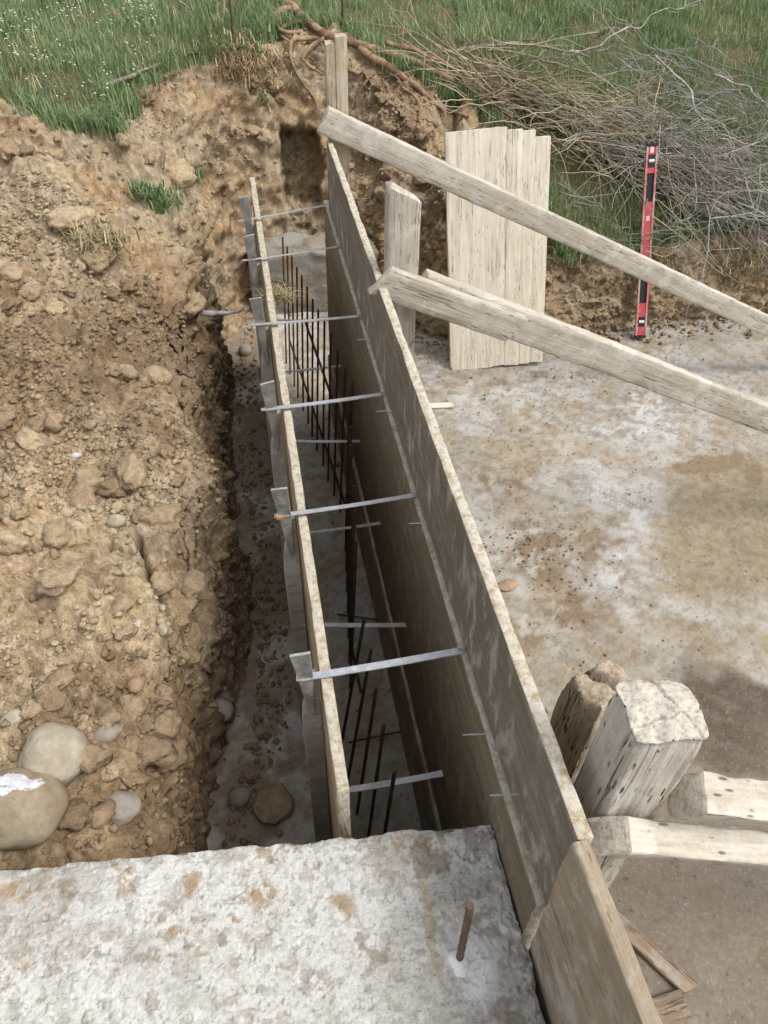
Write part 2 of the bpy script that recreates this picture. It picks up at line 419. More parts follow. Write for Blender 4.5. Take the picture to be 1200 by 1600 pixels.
M['pebble'] = rock_mat('pale_pebble', (.36, .31, .23), (.46, .41, .33))
M['whitestone'] = rock_mat('white_pebble', (.52, .50, .46), (.62, .60, .57))
M['chip'] = rock_mat('tan_chip', (.30, .21, .13), (.38, .29, .19))

def steel(name, c, rust, k):
    g = G(name); P = g.vadd(g.obj(), g.vscale((1.0, 1.0, 1.0), g.ma('MULTIPLY', g.rnd(), 19.0)))
    n = g.noise(P, 12, 5, .7); n2 = g.noise(g.mul(P, (60, 60, 60)), 1.0, 4, .7)
    col = g.mix(g.sm(n2, .35, .65), c, tuple(x*1.25 for x in c))
    rm = g.ma('MULTIPLY', g.sm(n, .48, .62), k)
    col = g.mix(rm, col, rust)
    return g.fin(col, g.ramp(n2, (.3, .38), (.7, .6)), g.bump(n2, .2, .002), .5, g.ma('MULTIPLY', g.ma('SUBTRACT', 1.0, rm), .75))
M['galv'] = steel('galvanised_steel', (.56, .57, .59), (.38, .30, .22), .55)
M['galv2'] = steel('dull_galvanised_steel', (.40, .40, .39), (.42, .36, .28), .7)
M['rustend'] = steel('orange_rusted_steel', (.50, .27, .07), (.40, .17, .03), .9)
g = G('rusty_rebar'); P = g.pos(); n = g.noise(P, 40, 4, .7)
M['rebar'] = g.fin(g.ramp(n, (.35, (.045, .027, .019)), (.6, (.11, .06, .036)), (.8, (.20, .105, .06))), .8, g.bump(n, .4, .003), .3)
g = G('clean_rebar'); P = g.pos(); n = g.noise(P, 40, 4, .7)
M['stub'] = g.fin(g.ramp(n, (.35, (.07, .045, .032)), (.6, (.15, .095, .065)), (.8, (.24, .17, .12))), .7, g.bump(n, .4, .003), .4)
g = G('white_mortar'); P = g.pos(); n = g.noise(P, 70, 4, .7)
M['mortar'] = g.fin(g.ramp(n, (.3, .66), (.7, .84)), .9, g.bump(n, .6, .005), .2)
M['red'] = None
g = G('level_red'); P = g.obj(); n = g.noise(P, 30, 4, .7)
M['red'] = g.fin(g.mix(g.sm(n, .55, .75), (.46, .055, .065), (.50, .22, .21)), .45, None, .5)
g = G('level_red_dusty'); P = g.obj(); n = g.noise(P, 22, 4, .7)
M['redd'] = g.fin(g.mix(g.sm(n, .4, .65), (.42, .13, .12), (.46, .33, .30)), .6, None, .4)
g = G('black_plastic'); M['black'] = g.fin((.018, .018, .018), .5)
g = G('vial_glass'); M['vial'] = g.fin((.62, .66, .60), .15, None, .6)
g = G('pale_print'); M['print'] = g.fin((.68, .55, .54), .6)
def plant_mat(name, *stops, rough=.6, spec=.25, trans=0):
    g = G(name); col = g.ramp(g.attr('tone'), *stops)
    n = g.noise(g.pos(), 1.1, 4, .6)
    col = g.mix(g.ma('MULTIPLY', g.sm(n, .4, .65), .5), col, g.mix(.5, col, (.20, .28, .11)))
    g.fin(col, rough, None, spec)
    if trans:
        tb = g.n('ShaderNodeBsdfTranslucent'); g.set(tb.inputs[0], col)
        mx = g.n('ShaderNodeMixShader', None, i0=trans, i1=g.b.outputs[0], i2=tb.outputs[0]); g.t.links.new(mx.outputs[0], g.out.inputs[0])
    return g.m
M['grass'] = plant_mat('grass_blades', (0, (.09, .14, .055)), (.45, (.19, .275, .12)), (.8, (.31, .41, .21)), (1, (.52, .49, .29)), trans=.25)
M['straw'] = plant_mat('dry_straw', (0, (.22, .15, .08)), (.6, (.40, .30, .17)), (1, (.52, .42, .27)))
M['flower'] = plant_mat('white_petals', (0, (.70, .70, .62)), (1, (.82, .82, .76)))
M['twigb'] = plant_mat('brown_twigs', (0, (.17, .125, .085)), (.5, (.33, .26, .18)), (1, (.50, .42, .31)), rough=.9, spec=.1)
M['twigg'] = plant_mat('grey_twigs', (0, (.14, .125, .12)), (.5, (.29, .27, .26)), (1, (.48, .46, .44)), rough=.9, spec=.1)
g = G('root_bark'); P = g.pos(); n = g.noise(g.mul(P, (9, 9, 9)), 1.0, 6, .7, 1.0); n2 = g.noise(P, 55, 5, .7)
M['root'] = g.fin(g.mix(g.sm(n, .4, .62), (.19, .12, .07), (.38, .26, .16)), .9, g.bump(g.ma('ADD', n2, n), .9, .012), .15)
g = G('grey_bark'); P = g.pos(); n = g.noise(P, 14, 6, .7, .6); n2 = g.noise(P, 60, 5, .7)
M['bark'] = g.fin(g.mix(g.sm(n, .4, .62), (.17, .13, .10), (.33, .28, .22)), .9, g.bump(g.ma('ADD', n2, n), .9, .01), .15)
g = G('pale_bark'); P = g.pos(); n = g.noise(P, 16, 5, .7, .6)
M['bark2'] = g.fin(g.mix(g.sm(n, .4, .62), (.26, .235, .21), (.46, .43, .39)), .9, g.bump(n, .8, .008), .15)
def tone_attr(o, vals):
    a = o.data.attributes.new('tone', 'FLOAT', 'POINT'); a.data.foreach_set('value', np.asarray(vals, dtype=np.float32))

def lerp(c, k, tgt):
    k = np.clip(k, 0, 1)[:, None]; return c*(1-k)+np.asarray(tgt)*k
def ss(x, a, b):
    t = np.clip((x-a)/(b-a), 0, 1); return t*t*(3-2*t)
def tint(o, c, name='tint'):
    a = o.data.color_attributes.new(name, 'FLOAT_COLOR', 'POINT'); a.data.foreach_set('color', np.concatenate([np.clip(c, 0, 1), np.ones((len(c), 1))], 1).astype(np.float32).ravel())
def nz(P, sc, s, o=4): return .5+.36*fbm(np.asarray(P)*sc, s, o, .58)
# ================================================================== SETTING
# ---- footing slab, the floor of the whole excavation
nx, ny = 470, 440
gx = np.linspace(-.75, 6.5, nx); gy = np.linspace(-1.6, 5.25, ny)
X, Y = np.meshgrid(gx, gy, indexing='ij'); P0 = np.stack([X.ravel(), Y.ravel(), 0*X.ravel()], 1)
P0[:, 2] = fbm(P0*[1.2, 1.2, 1], 5, 3)*.006+fbm(P0*[14, 14, 1], 8, 3)*.003
i, j = np.meshgrid(np.arange(nx-1), np.arange(ny-1), indexing='ij'); a = i*ny+j
Q = np.stack([a, a+ny, a+ny+1, a+1], -1).reshape(-1, 4)
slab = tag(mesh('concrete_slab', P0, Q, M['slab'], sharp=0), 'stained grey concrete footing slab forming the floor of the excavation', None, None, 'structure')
P0f = P0*[1, 1, 0]
sn1, sn2, sn3 = nz(P0f, 2.0, 301), nz(P0f, 8, 305), nz(P0f, 22, 309)
c = lerp(np.tile([.30, .275, .225], (len(P0), 1)), ss(sn1, .35, .65), (.40, .38, .335))
c = lerp(c, ss(sn2, .45, .65)*.7, (.33, .265, .18))
c = lerp(c, ss(nz(P0f, 4.2, 320), .5, .66)*.55, (.46, .46, .45))
wx = np.stack([fbm(P0f*3.2, 331, 4), fbm(P0f*3.2, 335, 4), 0*sn1], 1)
dirtmask = np.full(len(P0), .6)
def spot(px, rad, tgt, k, warp=.15, soft=.35, dirt=0, brk=.0):
    global c, dirtmask
    q = at(px[0], px[1], z=0); d = np.linalg.norm((P0f+wx*warp-q*[1, 1, 0])[:, :2]/np.array(rad), axis=1)
    mk = 1-ss(d, 1-soft, 1+soft)
    if brk: mk = mk*ss(sn3+.35*(sn2-.5), .5-.2*brk, .5+.12*brk)
    c = lerp(c, mk*k, tgt); dirtmask = np.maximum(dirtmask, mk*dirt)
# pale bloom, tan film, damp patch and dirt heaps: marks with fixed places on this slab
spot((1120, 640), (.85, .12), (.55, .56, .56), .9, .14, .5, 0, 1)
spot((940, 780), (.17, .80), (.52, .52, .51), .85, .2, .5, 0, 1)
spot((760, 620), (.42, .2), (.50, .50, .49), .7, .16, .6, 0, 1)
spot((1060, 505), (.7, .1), (.44, .43, .41), .7, .1, .5, .9)
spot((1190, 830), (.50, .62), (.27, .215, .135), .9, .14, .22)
spot((1090, 715), (.20, .075), (.215, .155, .08), .8, .08, .15)
spot((1170, 740), (.06, .12), (.215, .155, .08), .8, .08, .15)
spot((870, 690), (.35, .12), (.35, .285, .20), .6, .16, .5, .6)
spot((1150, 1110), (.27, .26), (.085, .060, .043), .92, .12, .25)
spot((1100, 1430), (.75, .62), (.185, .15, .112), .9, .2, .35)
for q, r in (((840, 850), (.24, .12)), ((880, 915), (.12, .07)), ((1000, 560), (.25, .04)), ((800, 600), (.35, .06)), ((700, 560), (.3, .08)), ((780, 960), (.14, .1)), ((880, 960), (.2, .1)), ((740, 750), (.2, .15)), ((960, 860), (.15, .1))):
    spot(q, r, (.19, .13, .075), .85, .14, .7, 1.0, 1)
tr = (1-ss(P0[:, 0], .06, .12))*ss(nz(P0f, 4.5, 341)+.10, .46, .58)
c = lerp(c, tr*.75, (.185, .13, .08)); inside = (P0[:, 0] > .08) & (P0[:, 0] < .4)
sn4, sn5 = nz(P0f, 17, 361), nz(P0f, 38, 366, 3)
c = lerp(c, ss(sn4, .54, .64)*ss(nz(P0f, 3.3, 371), .45, .6)*.4*(c.mean(1) > .24), (.24, .175, .11))
c = lerp(c, ss(1-sn4, .56, .68)*.16*(c.mean(1) > .24), (.48, .47, .45)); c = lerp(c, ss(sn5, .58, .74)*.4, (.17, .13, .09)); c = lerp(c, ss(1-sn5, .58, .74)*.15*(c.mean(1) > .2), (.48, .47, .44))
sc_ = nz(P0f @ np.array([[.8, .6, 0], [-.6, .8, 0], [0, 0, 1]]) * [2, 30, 1], 1, 377, 3); c = lerp(c, ss(sc_, .66, .74)*.35, (.20, .17, .13))
dirtmask = np.maximum(dirtmask, ss(nz(P0f, 3.1, 351), .45, .62)); dirtmask[inside] = .8; c[inside] = c[inside]*1.25; lf = (P0[:, 0] < .06); c[lf] = c[lf]*1.2  # trench floor colour brightened in place of fill light
c = c*np.array([.90, .885, .865])
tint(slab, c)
da = slab.data.attributes.new('dirt', 'FLOAT', 'POINT'); da.data.foreach_set('value', dirtmask.astype(np.float32))

# ---- excavated soil: face swept round the footing, then the ground beyond it
base_px = [(335, 1300), (362, 1200), (392, 1110), (394, 1000), (390, 900), (366, 730), (362, 600), (372, 530)]
base = [(-.38, .10), (-.37, .8)]+[tuple(at(*q, z=0)[:2]) for q in base_px]
base += [(-.02, 4.78), (.16, 4.93), (.5, 4.92), (.78, 4.62), (1.05, 4.28), (1.5, 4.20), (2.05, 4.15), (2.6, 4.17), (3.4, 4.18), (4.6, 4.2), (6.6, 4.25)]
base = np.array(base)
def resample(B, step):
    d = np.r_[0, np.cumsum(np.linalg.norm(np.diff(B, axis=0), axis=1))]
    s = np.arange(0, d[-1], .01); q = np.stack([np.interp(s, d, B[:, k]) for k in (0, 1)], 1)
    ker = np.exp(-np.linspace(-2.2, 2.2, 25)**2); ker /= ker.sum()
    pad = np.concatenate([np.repeat(q[:1], 12, 0), q, np.repeat(q[-1:], 12, 0)])
    q = np.stack([np.convolve(pad[:, k], ker, 'valid') for k in (0, 1)], 1)
    t = np.gradient(q, axis=0); nrm = np.stack([-t[:, 1], t[:, 0]], 1)
    ker = np.exp(-np.linspace(-2.2, 2.2, 81)**2); ker /= ker.sum()
    pad = np.concatenate([np.repeat(nrm[:1], 40, 0), nrm, np.repeat(nrm[-1:], 40, 0)])
    nrm = np.stack([np.convolve(pad[:, k], ker, 'valid') for k in (0, 1)], 1)
    nrm /= np.linalg.norm(nrm, axis=1, keepdims=True)
    k = step; return q, nrm, s
bq, bn, bs = resample(base, .01)
S_ctrl = []
def sc(px, py, z): q = at(px, py, z=z); S_ctrl.append((q[0], q[1], z))
for q in [(300, 1290, .62), (150, 1300, .68), (20, 1320, .70), (330, 1100, .72), (350, 900, .78), (340, 760, .82), (330, 600, .84),
          (200, 1000, .79), (0, 1000, .84), (200, 800, .84), (0, 800, .88), (150, 620, .90), (0, 600, .96), (290, 520, .88),
          (0, 450, 1.08), (150, 450, 1.02), (270, 420, .98), (0, 300, 1.28), (100, 310, 1.26), (220, 320, 1.12), (300, 330, 1.08),
          (0, 190, 1.43), (100, 200, 1.42), (185, 200, 1.42), (200, 145, 1.46), (300, 120, 1.48), (345, 80, 1.50), (400, 55, 1.50), (300, 200, 1.34),
          (470, 50, 1.50), (560, 80, 1.44), (650, 150, 1.22), (700, 200, 1.05), (760, 260, .84), (870, 380, .56), (960, 420, .50), (1080, 430, .48), (1200, 420, .50),
          (1000, 240, .86), (1200, 230, .88), (850, 130, 1.14), (1000, 80, 1.25), (1200, 60, 1.28), (700, 60, 1.38), (600, 0, 1.52), (300, 0, 1.54), (0, 0, 1.56), (900, 0, 1.42), (1200, 0, 1.42)]: sc(*q)
S_ctrl += [(-3.5, 1, .95), (-3.5, 4.5, 1.5), (-1.6, .1, .75), (-.6, .1, .66), (-3, 9, 1.7), (2, 9, 1.7), (7, 9, 1.7), (7, 4.8, .6), (7, 6.2, 1.4), (-6, 3, 1.4)]
S_ctrl = np.array(S_ctrl)
D_ = np.linalg.norm(S_ctrl[:, None, :2]-S_ctrl[None, :, :2], axis=2)
n_ = len(S_ctrl); A_ = np.zeros((n_+3, n_+3)); A_[:n_, :n_] = D_+np.eye(n_)*(-.05)
A_[:n_, n_] = 1; A_[:n_, n_+1:] = S_ctrl[:, :2]; A_[n_:, :n_] = A_[:n_, n_:].T
W_ = np.linalg.solve(A_, np.r_[S_ctrl[:, 2], 0, 0, 0])
def Sf(xy):
    out = np.empty(len(xy))
    for k in range(0, len(xy), 40000):
        q = xy[k:k+40000]; d = np.linalg.norm(q[:, None]-S_ctrl[None, :, :2], axis=2)
        out[k:k+40000] = d @ W_[:n_]+W_[n_]+q @ W_[n_+1:]
    return out
# run of the cut face (horizontal) along the boundary
def face_run(p):
    x, y = p[:, 0], p[:, 1]
    left = np.clip((4.5-y)/.6, 0, 1)*(x < .2)
    right = np.clip((x-.8)/.5, 0, 1)
    return .09*left+(1-left)*(.42*(1-right)+.14*right)
us = np.concatenate([np.arange(0, 5.6, .0095), np.arange(5.6, bs[-1], .014)])
ub = np.stack([np.interp(us, bs, bq[:, k]) for k in (0, 1)], 1); un = np.stack([np.interp(us, bs, bn[:, k]) for k in (0, 1)], 1)
run = face_run(ub); lipS = Sf(ub+un*run[:, None])
tau = np.linspace(0, 1, 90)
ev = [0.0]; st_ = .0095
while ev[-1] < 5.5:
    ev.append(ev[-1]+st_)
    if ev[-1] > 1.1: st_ *= 1.012
ev = np.array(ev[1:]); nu, nv = len(us), len(tau)+len(ev)
off = np.concatenate([run[:, None]*tau[None, :]**1.15, run[:, None]+ev[None, :]], 1)
PX = ub[:, None, :]+un[:, None, :]*off[:, :, None]
flat = PX.reshape(-1, 2)
Z = np.empty((nu, nv))
Z[:, :90] = -.05+(lipS[:, None]+.05)*tau[None, :]
Z[:, 90:] = Sf((PX[:, 90:]).reshape(-1, 2)).reshape(nu, -1)
lipd = np.concatenate([(1-tau)*.8, ev])
Z -= .06*np.exp(-(lipd/.07)**2)[None, :]
T3 = np.concatenate([PX, Z[:, :, None]], 2)
du = np.gradient(T3, axis=0); dv = np.gradient(T3, axis=1)
NN = np.cross(du, dv); NN /= np.maximum(np.linalg.norm(NN, axis=2, keepdims=True), 1e-9)
if NN[..., 2].mean() < 0: NN = -NN
# turf outline, walked from the photograph onto the ground surface
def march(px, py):
    d = ray(px, py); d = d/np.linalg.norm(d); t = np.arange(.8, 14, .02)
    p = CAM+d*t[:, None]; h = Sf(p[:, :2]); k = np.argmax(p[:, 2] < h); return p[k]
turf_px = [(-400, 170, 1.43), (0, 172, 1.43), (60, 188, 1.43), (120, 196, 1.43), (185, 196, 1.43), (192, 150, 1.45), (300, 128, 1.47), (330, 105, 1.49), (345, 72, 1.50), (430, 42, 1.50), (520, 45, 1.48), (600, 85, 1.41), (660, 120, 1.29), (715, 150, 1.16), (790, 230, .92), (845, 300, .73), (858, 375, .56), (900, 390, .54), (960, 410, .51), (1000, 425, .50), (1060, 415, .50), (1110, 405, .50), (1160, 385, .53), (1200, 365, .56)]
turf = [tuple(at(q[0], q[1], z=q[2])[:2]) for q in turf_px]+[(6.9, 4.75), (9, 12), (-9, 12), (-9, 4.2)]
turf = np.array(turf)
def inpoly(p, poly):
    r = np.zeros(len(p), bool); n = len(poly)
    for k in range(n):
        a, b = poly[k], poly[(k+1) % n]
        c = ((a[1] > p[:, 1]) != (b[1] > p[:, 1]))
        xi = (b[0]-a[0])*(p[:, 1]-a[1])/((b[1]-a[1]) if b[1] != a[1] else 1e-9)+a[0]
        r ^= c & (p[:, 0] < xi)
    return r
T2 = T3.reshape(-1, 3); N2 = NN.reshape(-1, 3)
jit = np.stack([fbm(T2*[5, 5, 0], 31, 2), fbm(T2*[5, 5, 0], 32, 2)], 1)*.05
turfm = inpoly(T2[:, :2]+jit, turf).astype(float)*np.tile(np.r_[np.zeros(85), np.ones(nv-85)], nu)
facem = np.tile(np.concatenate([1-.15*tau, np.exp(-(ev/.05)**2)*.85]), nu)
soil_amt = 1-turfm*.75
sheltered = np.clip((T2[:, 0]+.2)/.6, 0, 1)
n1 = fbm(T2*2.6, 40, 3); n2 = fbm(T2*7.5, 44, 3); n3 = fbm(T2*24, 48, 4)
wa = worley(T2*9+.3*jit[:, :1], 50); wb = worley(T2*21, 60); wc = worley(T2*48, 70)
dome = lambda q, r: np.sqrt(np.clip(1-(q/r)**2, 0, 1))
rug = np.clip(.55+.9*vnoise(T2*1.8, 77), .12, 1.25)
near_base = np.tile(np.concatenate([np.clip(tau/.08, 0, 1), np.ones(len(ev))]), nu)
wd = worley(T2*3.6+.12*jit[:, :1], 55); n5 = fbm(T2*14, 85, 3)
wj = T2+.02*np.stack([n2, n5, n3], 1); ca = wcell(wj*6.5, 301); cb = wcell(wj*17, 311)
big_on = ss(vnoise(T2*1.3, 83), -.2, .3)
disp = (n1*.045+ca*.017+cb*.0075+big_on*dome(wd, .6)*.030-np.abs(n2)*.04-np.abs(n5)*.014+n3*.008+rug*(dome(wa, .62)*.024*(vnoise(T2*5, 81) > -.1)+dome(wb, .6)*.011)+dome(wc, .6)*.004)*soil_amt*(.4+.6*near_base)
disp -= .02
for (dpx, dpy, dzz, rad_, amp_) in ((215, 575, .86, .13, -.10), (300, 470, .95, .16, -.13), (265, 420, 1.0, .10, -.07), (60, 640, .94, .12, -.06), (150, 600, .92, .1, -.05), (265, 215, 1.35, .20, .10), (120, 330, 1.25, .16, .07), (40, 280, 1.3, .16, .06), (180, 250, 1.33, .10, -.07), (240, 815, .85, .10, .04), (270, 1150, .72, .10, .05)):
    q = at(dpx, dpy, z=dzz); disp += amp_*np.exp(-((np.linalg.norm(T2-q+.05*jit[:, :1], axis=1)/rad_)**2))
strat = fbm(T2*[5, 5, 26], 87, 3)
disp += .012*strat*facem*near_base*(1-turfm)
# shrinkage crack by the big clod, and a dark burrow in the back bank
ck = [at(208, 815, z=.86), at(222, 850, z=.86), at(235, 890, z=.86), at(250, 930, z=.85)]
for a_, b_ in zip(ck[:-1], ck[1:]):
    ab = (b_-a_)[:2]; t_ = np.clip(((T2[:, :2]-a_[:2]) @ ab)/(ab @ ab), 0, 1)
    dd = np.linalg.norm(T2[:, :2]-a_[:2]-t_[:, None]*ab, axis=1)+.006*n3
    disp -= .15*np.exp(-(dd/.0085)**2)*(N2[:, 2] > .4)
bh = at(474, 275, y=5.02); dd = np.linalg.norm((T2-bh)*[1, .55, .55], axis=1)
dl = T2-bh+.025*np.stack([n2, n2, n3], 1); disp -= .32*ss(-np.abs(dl[:, 0]), -.125, -.085)*ss(-np.abs(dl[:, 2]), -.24, -.18)*(T2[:, 1] > 4.5)
T2 = T2+N2*disp[:, None]
T2[:, 2] = np.where(T2[:, 2] > 1.72, 1.72+(T2[:, 2]-1.72)*.5, T2[:, 2])
i, j = np.meshgrid(np.arange(nu-1), np.arange(nv-1), indexing='ij'); a = i*nv+j
TQ = np.stack([a, a+1, a+nv+1, a+nv], -1).reshape(-1, 4)
soil = tag(mesh('soil_bank', T2, TQ, M['soil'], sharp=0), 'tan excavated soil bank cut steep round the trench', None, None, 'structure')
me = soil.data
if me.polygons[(nu//4)*(nv-1)+nv//2].normal.z < 0: me.flip_normals()
def put(name, v):
    at_ = me.attributes.new(name, 'FLOAT', 'POINT'); at_.data.foreach_set('value', np.asarray(v, dtype=np.float32))
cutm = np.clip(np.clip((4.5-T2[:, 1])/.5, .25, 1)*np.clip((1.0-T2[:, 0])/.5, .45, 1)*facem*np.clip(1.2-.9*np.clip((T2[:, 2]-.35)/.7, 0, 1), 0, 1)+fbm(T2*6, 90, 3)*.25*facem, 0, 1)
c0 = np.array([at(300, 250, y=4.7), at(420, 240, y=5.0), at(250, 260, y=4.4)])
clay = np.max([np.exp(-(((T2-c_)/[.22, .35, .30])**2).sum(1)) for c_ in c0], 0); clay = np.clip(clay*1.3+.25*n2, 0, 1)*(1-turfm)
m1, m2, m3 = nz(T2, 1.7, 401), nz(T2, 8, 405), nz(T2, 26, 409)
c = lerp(np.tile([.31, .215, .125], (len(T2), 1)), ss(m1, .30, .60), (.47, .36, .225))
c = lerp(c, ss(m2, .48, .66)*.6, (.54, .44, .30))
c = lerp(c, ss(nz(T2, 3.1, 415), .55, .68)*.75, (.21, .14, .08))
c = lerp(c, ss(nz(T2, 2.3, 420), .56, .68)*.5, (.46, .29, .135))
c = lerp(c, ss(nz(T2, 2.9, 425), .56, .68)*.5, (.38, .33, .255))
c = lerp(c, ss(m3, .55, .72)*.35, (.58, .49, .35)); c = lerp(c, ss(1-m3, .55, .72)*.35, (.20, .135, .08))
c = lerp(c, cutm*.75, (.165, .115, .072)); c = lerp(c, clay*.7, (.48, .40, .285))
m4 = nz(T2, 60, 431, 2); c = lerp(c, ss(m4, .55, .75)*.3, (.58, .49, .36)); c = lerp(c, ss(1-m4, .55, .75)*.4, (.15, .10, .06))
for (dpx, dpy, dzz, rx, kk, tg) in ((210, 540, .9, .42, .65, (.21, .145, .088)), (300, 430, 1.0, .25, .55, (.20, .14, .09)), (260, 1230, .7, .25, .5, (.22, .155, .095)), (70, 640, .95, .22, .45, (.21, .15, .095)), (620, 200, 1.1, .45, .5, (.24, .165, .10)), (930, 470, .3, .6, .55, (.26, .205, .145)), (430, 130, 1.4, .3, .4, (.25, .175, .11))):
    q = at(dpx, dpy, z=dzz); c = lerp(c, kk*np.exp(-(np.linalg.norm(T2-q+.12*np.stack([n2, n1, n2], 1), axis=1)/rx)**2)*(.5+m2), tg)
c = c*np.array([.90, .885, .86])
c = lerp(c, turfm*.85, (.07, .075, .034))
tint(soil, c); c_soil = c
bpy.context.view_layer.update()
dg = bpy.context.evaluated_depsgraph_get()
BV = BVHTree.FromObject(soil, dg)
def hit(px, py):
    d = Vector(ray(px, py)).normalized(); r = BV.ray_cast(Vector(CAM), d)
    return r[0], r[1]
def drop(x, y):
    r = BV.ray_cast(Vector((x, y, 5)), Vector((0, 0, -1))); return r[0], r[1]

# ================================================================== CONCRETE
# foreground wall the photographer stands over; top surface is a fine displaced grid
bx0, bx1 = -1.15, .386
far = lambda x: .666+(bx1-x)*.0765
gx = np.r_[np.linspace(bx0, -.72, 60)[:-1], np.linspace(-.72, bx1, 460)]; gv = np.r_[np.linspace(0, .6, 50)[:-1], np.linspace(.6, .993, 200), 1.0]
X, Vv = np.meshgrid(gx, gv, indexing='ij'); Yf = far(X); Yv = -.45+(Yf+.45)*Vv
Pt = np.stack([X, Yv, np.full_like(X, 1.04)], -1).reshape(-1, 3)
pitn = fbm(Pt*[34, 34, 1], 21, 3)
dz = fbm(Pt*[9, 9, 1], 3, 3)*.0015+fbm(Pt*[90, 90, 1], 6, 3)*.0009+dome(worley(Pt*[150, 150, 1], 9), .62)*.0009-.0045*ss(pitn, .70, .95)-.003*ss(fbm(Pt*[85, 85, 1], 25, 2), .62, .85)
ed = np.minimum((far(Pt[:, 0])-Pt[:, 1]), bx1-Pt[:, 0]); ew = np.exp(-np.maximum(ed, 0)/.012)
en_ = fbm(Pt*[40, 40, 1], 12, 3)
Pt[:, 2] += dz-ew*(.006+.010*np.clip(en_+.2, 0, 1))
Pt[:, 1] += np.exp(-(far(Pt[:, 0])-Pt[:, 1])/.01)*fbm(Pt*[30, 0, 0], 15, 4)*.0035
Pt[:, 0] += np.exp(-(bx1-Pt[:, 0])/.01)*(fbm(Pt*[0, 30, 0], 16, 4)*.004-.004)
n0, n1_ = len(gx), len(gv)
i, j = np.meshgrid(np.arange(n0-1), np.arange(n1_-1), indexing='ij'); a = i*n1_+j
Qt = np.stack([a, a+n1_, a+n1_+1, a+1], -1).reshape(-1, 4)
# skirts: far face and right face
Vs = [Pt]; Fs = [Qt]; bcount = len(Pt)
for idx in (np.arange(n0)*n1_+n1_-1, (n0-1)*n1_+np.arange(n1_)[::-1], np.arange(n1_)):
    prev = idx; L_ = 24
    for k in range(1, L_+1):
        q = Pt[idx].copy(); q[:, 2] = 1.04-(1.06)*(k/L_)**1.6; q[:, :2] += .003*vnoise(q*25, 5)[:, None]
        cur = bcount+np.arange(len(idx)); Vs.append(q); bcount += len(idx)
        Fs.append(np.stack([prev[:-1], prev[1:], cur[1:], cur[:-1]], 1)); prev = cur
Bv = np.concatenate(Vs)
blk = mesh('concrete_wall', Bv, np.concatenate(Fs), M['block'], sharp=0)
b1, b2, b3 = nz(Bv, 6, 501), nz(Bv, 24, 505), nz(Bv, 60, 509)
c = lerp(np.tile([.47, .45, .405], (len(Bv), 1)), ss(b1, .38, .62), (.61, .597, .555))
c = lerp(c, ss(b2, .5, .68)*.45, (.66, .655, .64)); c = lerp(c, ss(b3, .56, .7)*.4, (.34, .31, .26))
c = lerp(c, ss(nz(Bv, 4.2, 515), .60, .70)*ss(b3, .46, .60)*.6, (.35, .25, .15))
c = lerp(c, ss(nz(Bv, 13, 520), .72, .80)*.6, (.22, .17, .12)); c = lerp(c, ss(nz(Bv, 45, 525), .62, .72)*.5, (.30, .26, .21))
def bspot(cc, r, tgt, k, brk=True, soft=.5):
    global c
    wv = np.stack([fbm(Bv*16, 531, 3), fbm(Bv*16, 535, 3)], 1)*.014
    d = np.linalg.norm((Bv[:, :2]+wv-np.array(cc))/np.array(r), axis=1); mk = 1-ss(d, 1-soft, 1+soft)
    if brk: mk = mk*ss(b2+.3*(b3-.5), .36, .52)
    c = lerp(c, mk*k, tgt)
for cc, r in ((at(40, 1395, z=1.04)[:2], (.075, .022)), (at(5, 1520, z=1.04)[:2], (.04, .03)), (at(260, 1440, z=1.04)[:2], (.025, .02)), (at(365, 1448, z=1.04)[:2], (.009, .008)), (at(410, 1400, z=1.04)[:2], (.03, .02)), (at(535, 1410, z=1.04)[:2], (.03, .02)), (at(300, 1375, z=1.04)[:2], (.02, .02))): bspot(cc, r, (.34, .235, .135), .85)
bspot(at(672, 1440, z=1.04)[:2], (.010, .14), (.42, .35, .23), .55, False, .6)
bspot(at(738, 1520, z=1.04)[:2], (.036, .052), (.84, .84, .84), .95, False, .7)
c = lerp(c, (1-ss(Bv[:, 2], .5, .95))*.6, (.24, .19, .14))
c = c*np.array([.89, .89, .885])
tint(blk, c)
tag(blk, 'rough white-grey cast concrete wall top with a steel bar sticking out', 'wall')
sb = at(718, 1500, z=1.04); st_top = at(735, 1415, y=.437)
ln = np.linspace(0, 1, 14); pts = sb+(st_top-sb)*ln[:, None]-np.array([0, 0, .02])*(1-ln)[:, None]
rad = np.where(np.arange(14) % 2, .0070, .0080)
V, Fq = tubes([(pts, rad, 0)], 8); mesh('rebar_stub', V, Fq, M['stub'], blk)
V, T = rock_geo(4, 3, .25, .3, .3, True); V = V*[.019, .022, .02]+sb+[-.004, -.004, .0015]; mesh('mortar_collar', V, T, M['mortar'], blk, sharp=0)

# low old concrete footing against the back bank
def rough_box(name, x0, x1, y0, y1, z0, z1, mat, amp=.012, seg=.03):
    bm = bmesh.new(); bmesh.ops.create_cube(bm, size=1)
    bmesh.ops.subdivide_edges(bm, edges=bm.edges[:], cuts=14, use_grid_fill=True)
    V = np.array([v.co[:] for v in bm.verts])*[x1-x0, y1-y0, z1-z0]+[(x0+x1)/2, (y0+y1)/2, (z0+z1)/2]
    Fc = [[v.index for v in f.verts] for f in bm.faces]; bm.free()
    V = V+np.stack([fbm(V*9+k*5, 3+k, 4) for k in range(3)], 1)*amp
    return mesh(name, V, Fc, mat, sharp=0)
g = G('old_concrete'); P = g.pos(); n = g.noise(P, 9, 6, .68); n2 = g.noise(P, 60, 5, .7)
oc = g.mix(g.sm(n, .4, .62), (.28, .265, .235), (.18, .155, .12)); oc = g.mix(g.ma('MULTIPLY', g.sm(g.noise(P, 4, 5, .65), .5, .6), .7), oc, (.30, .22, .14))
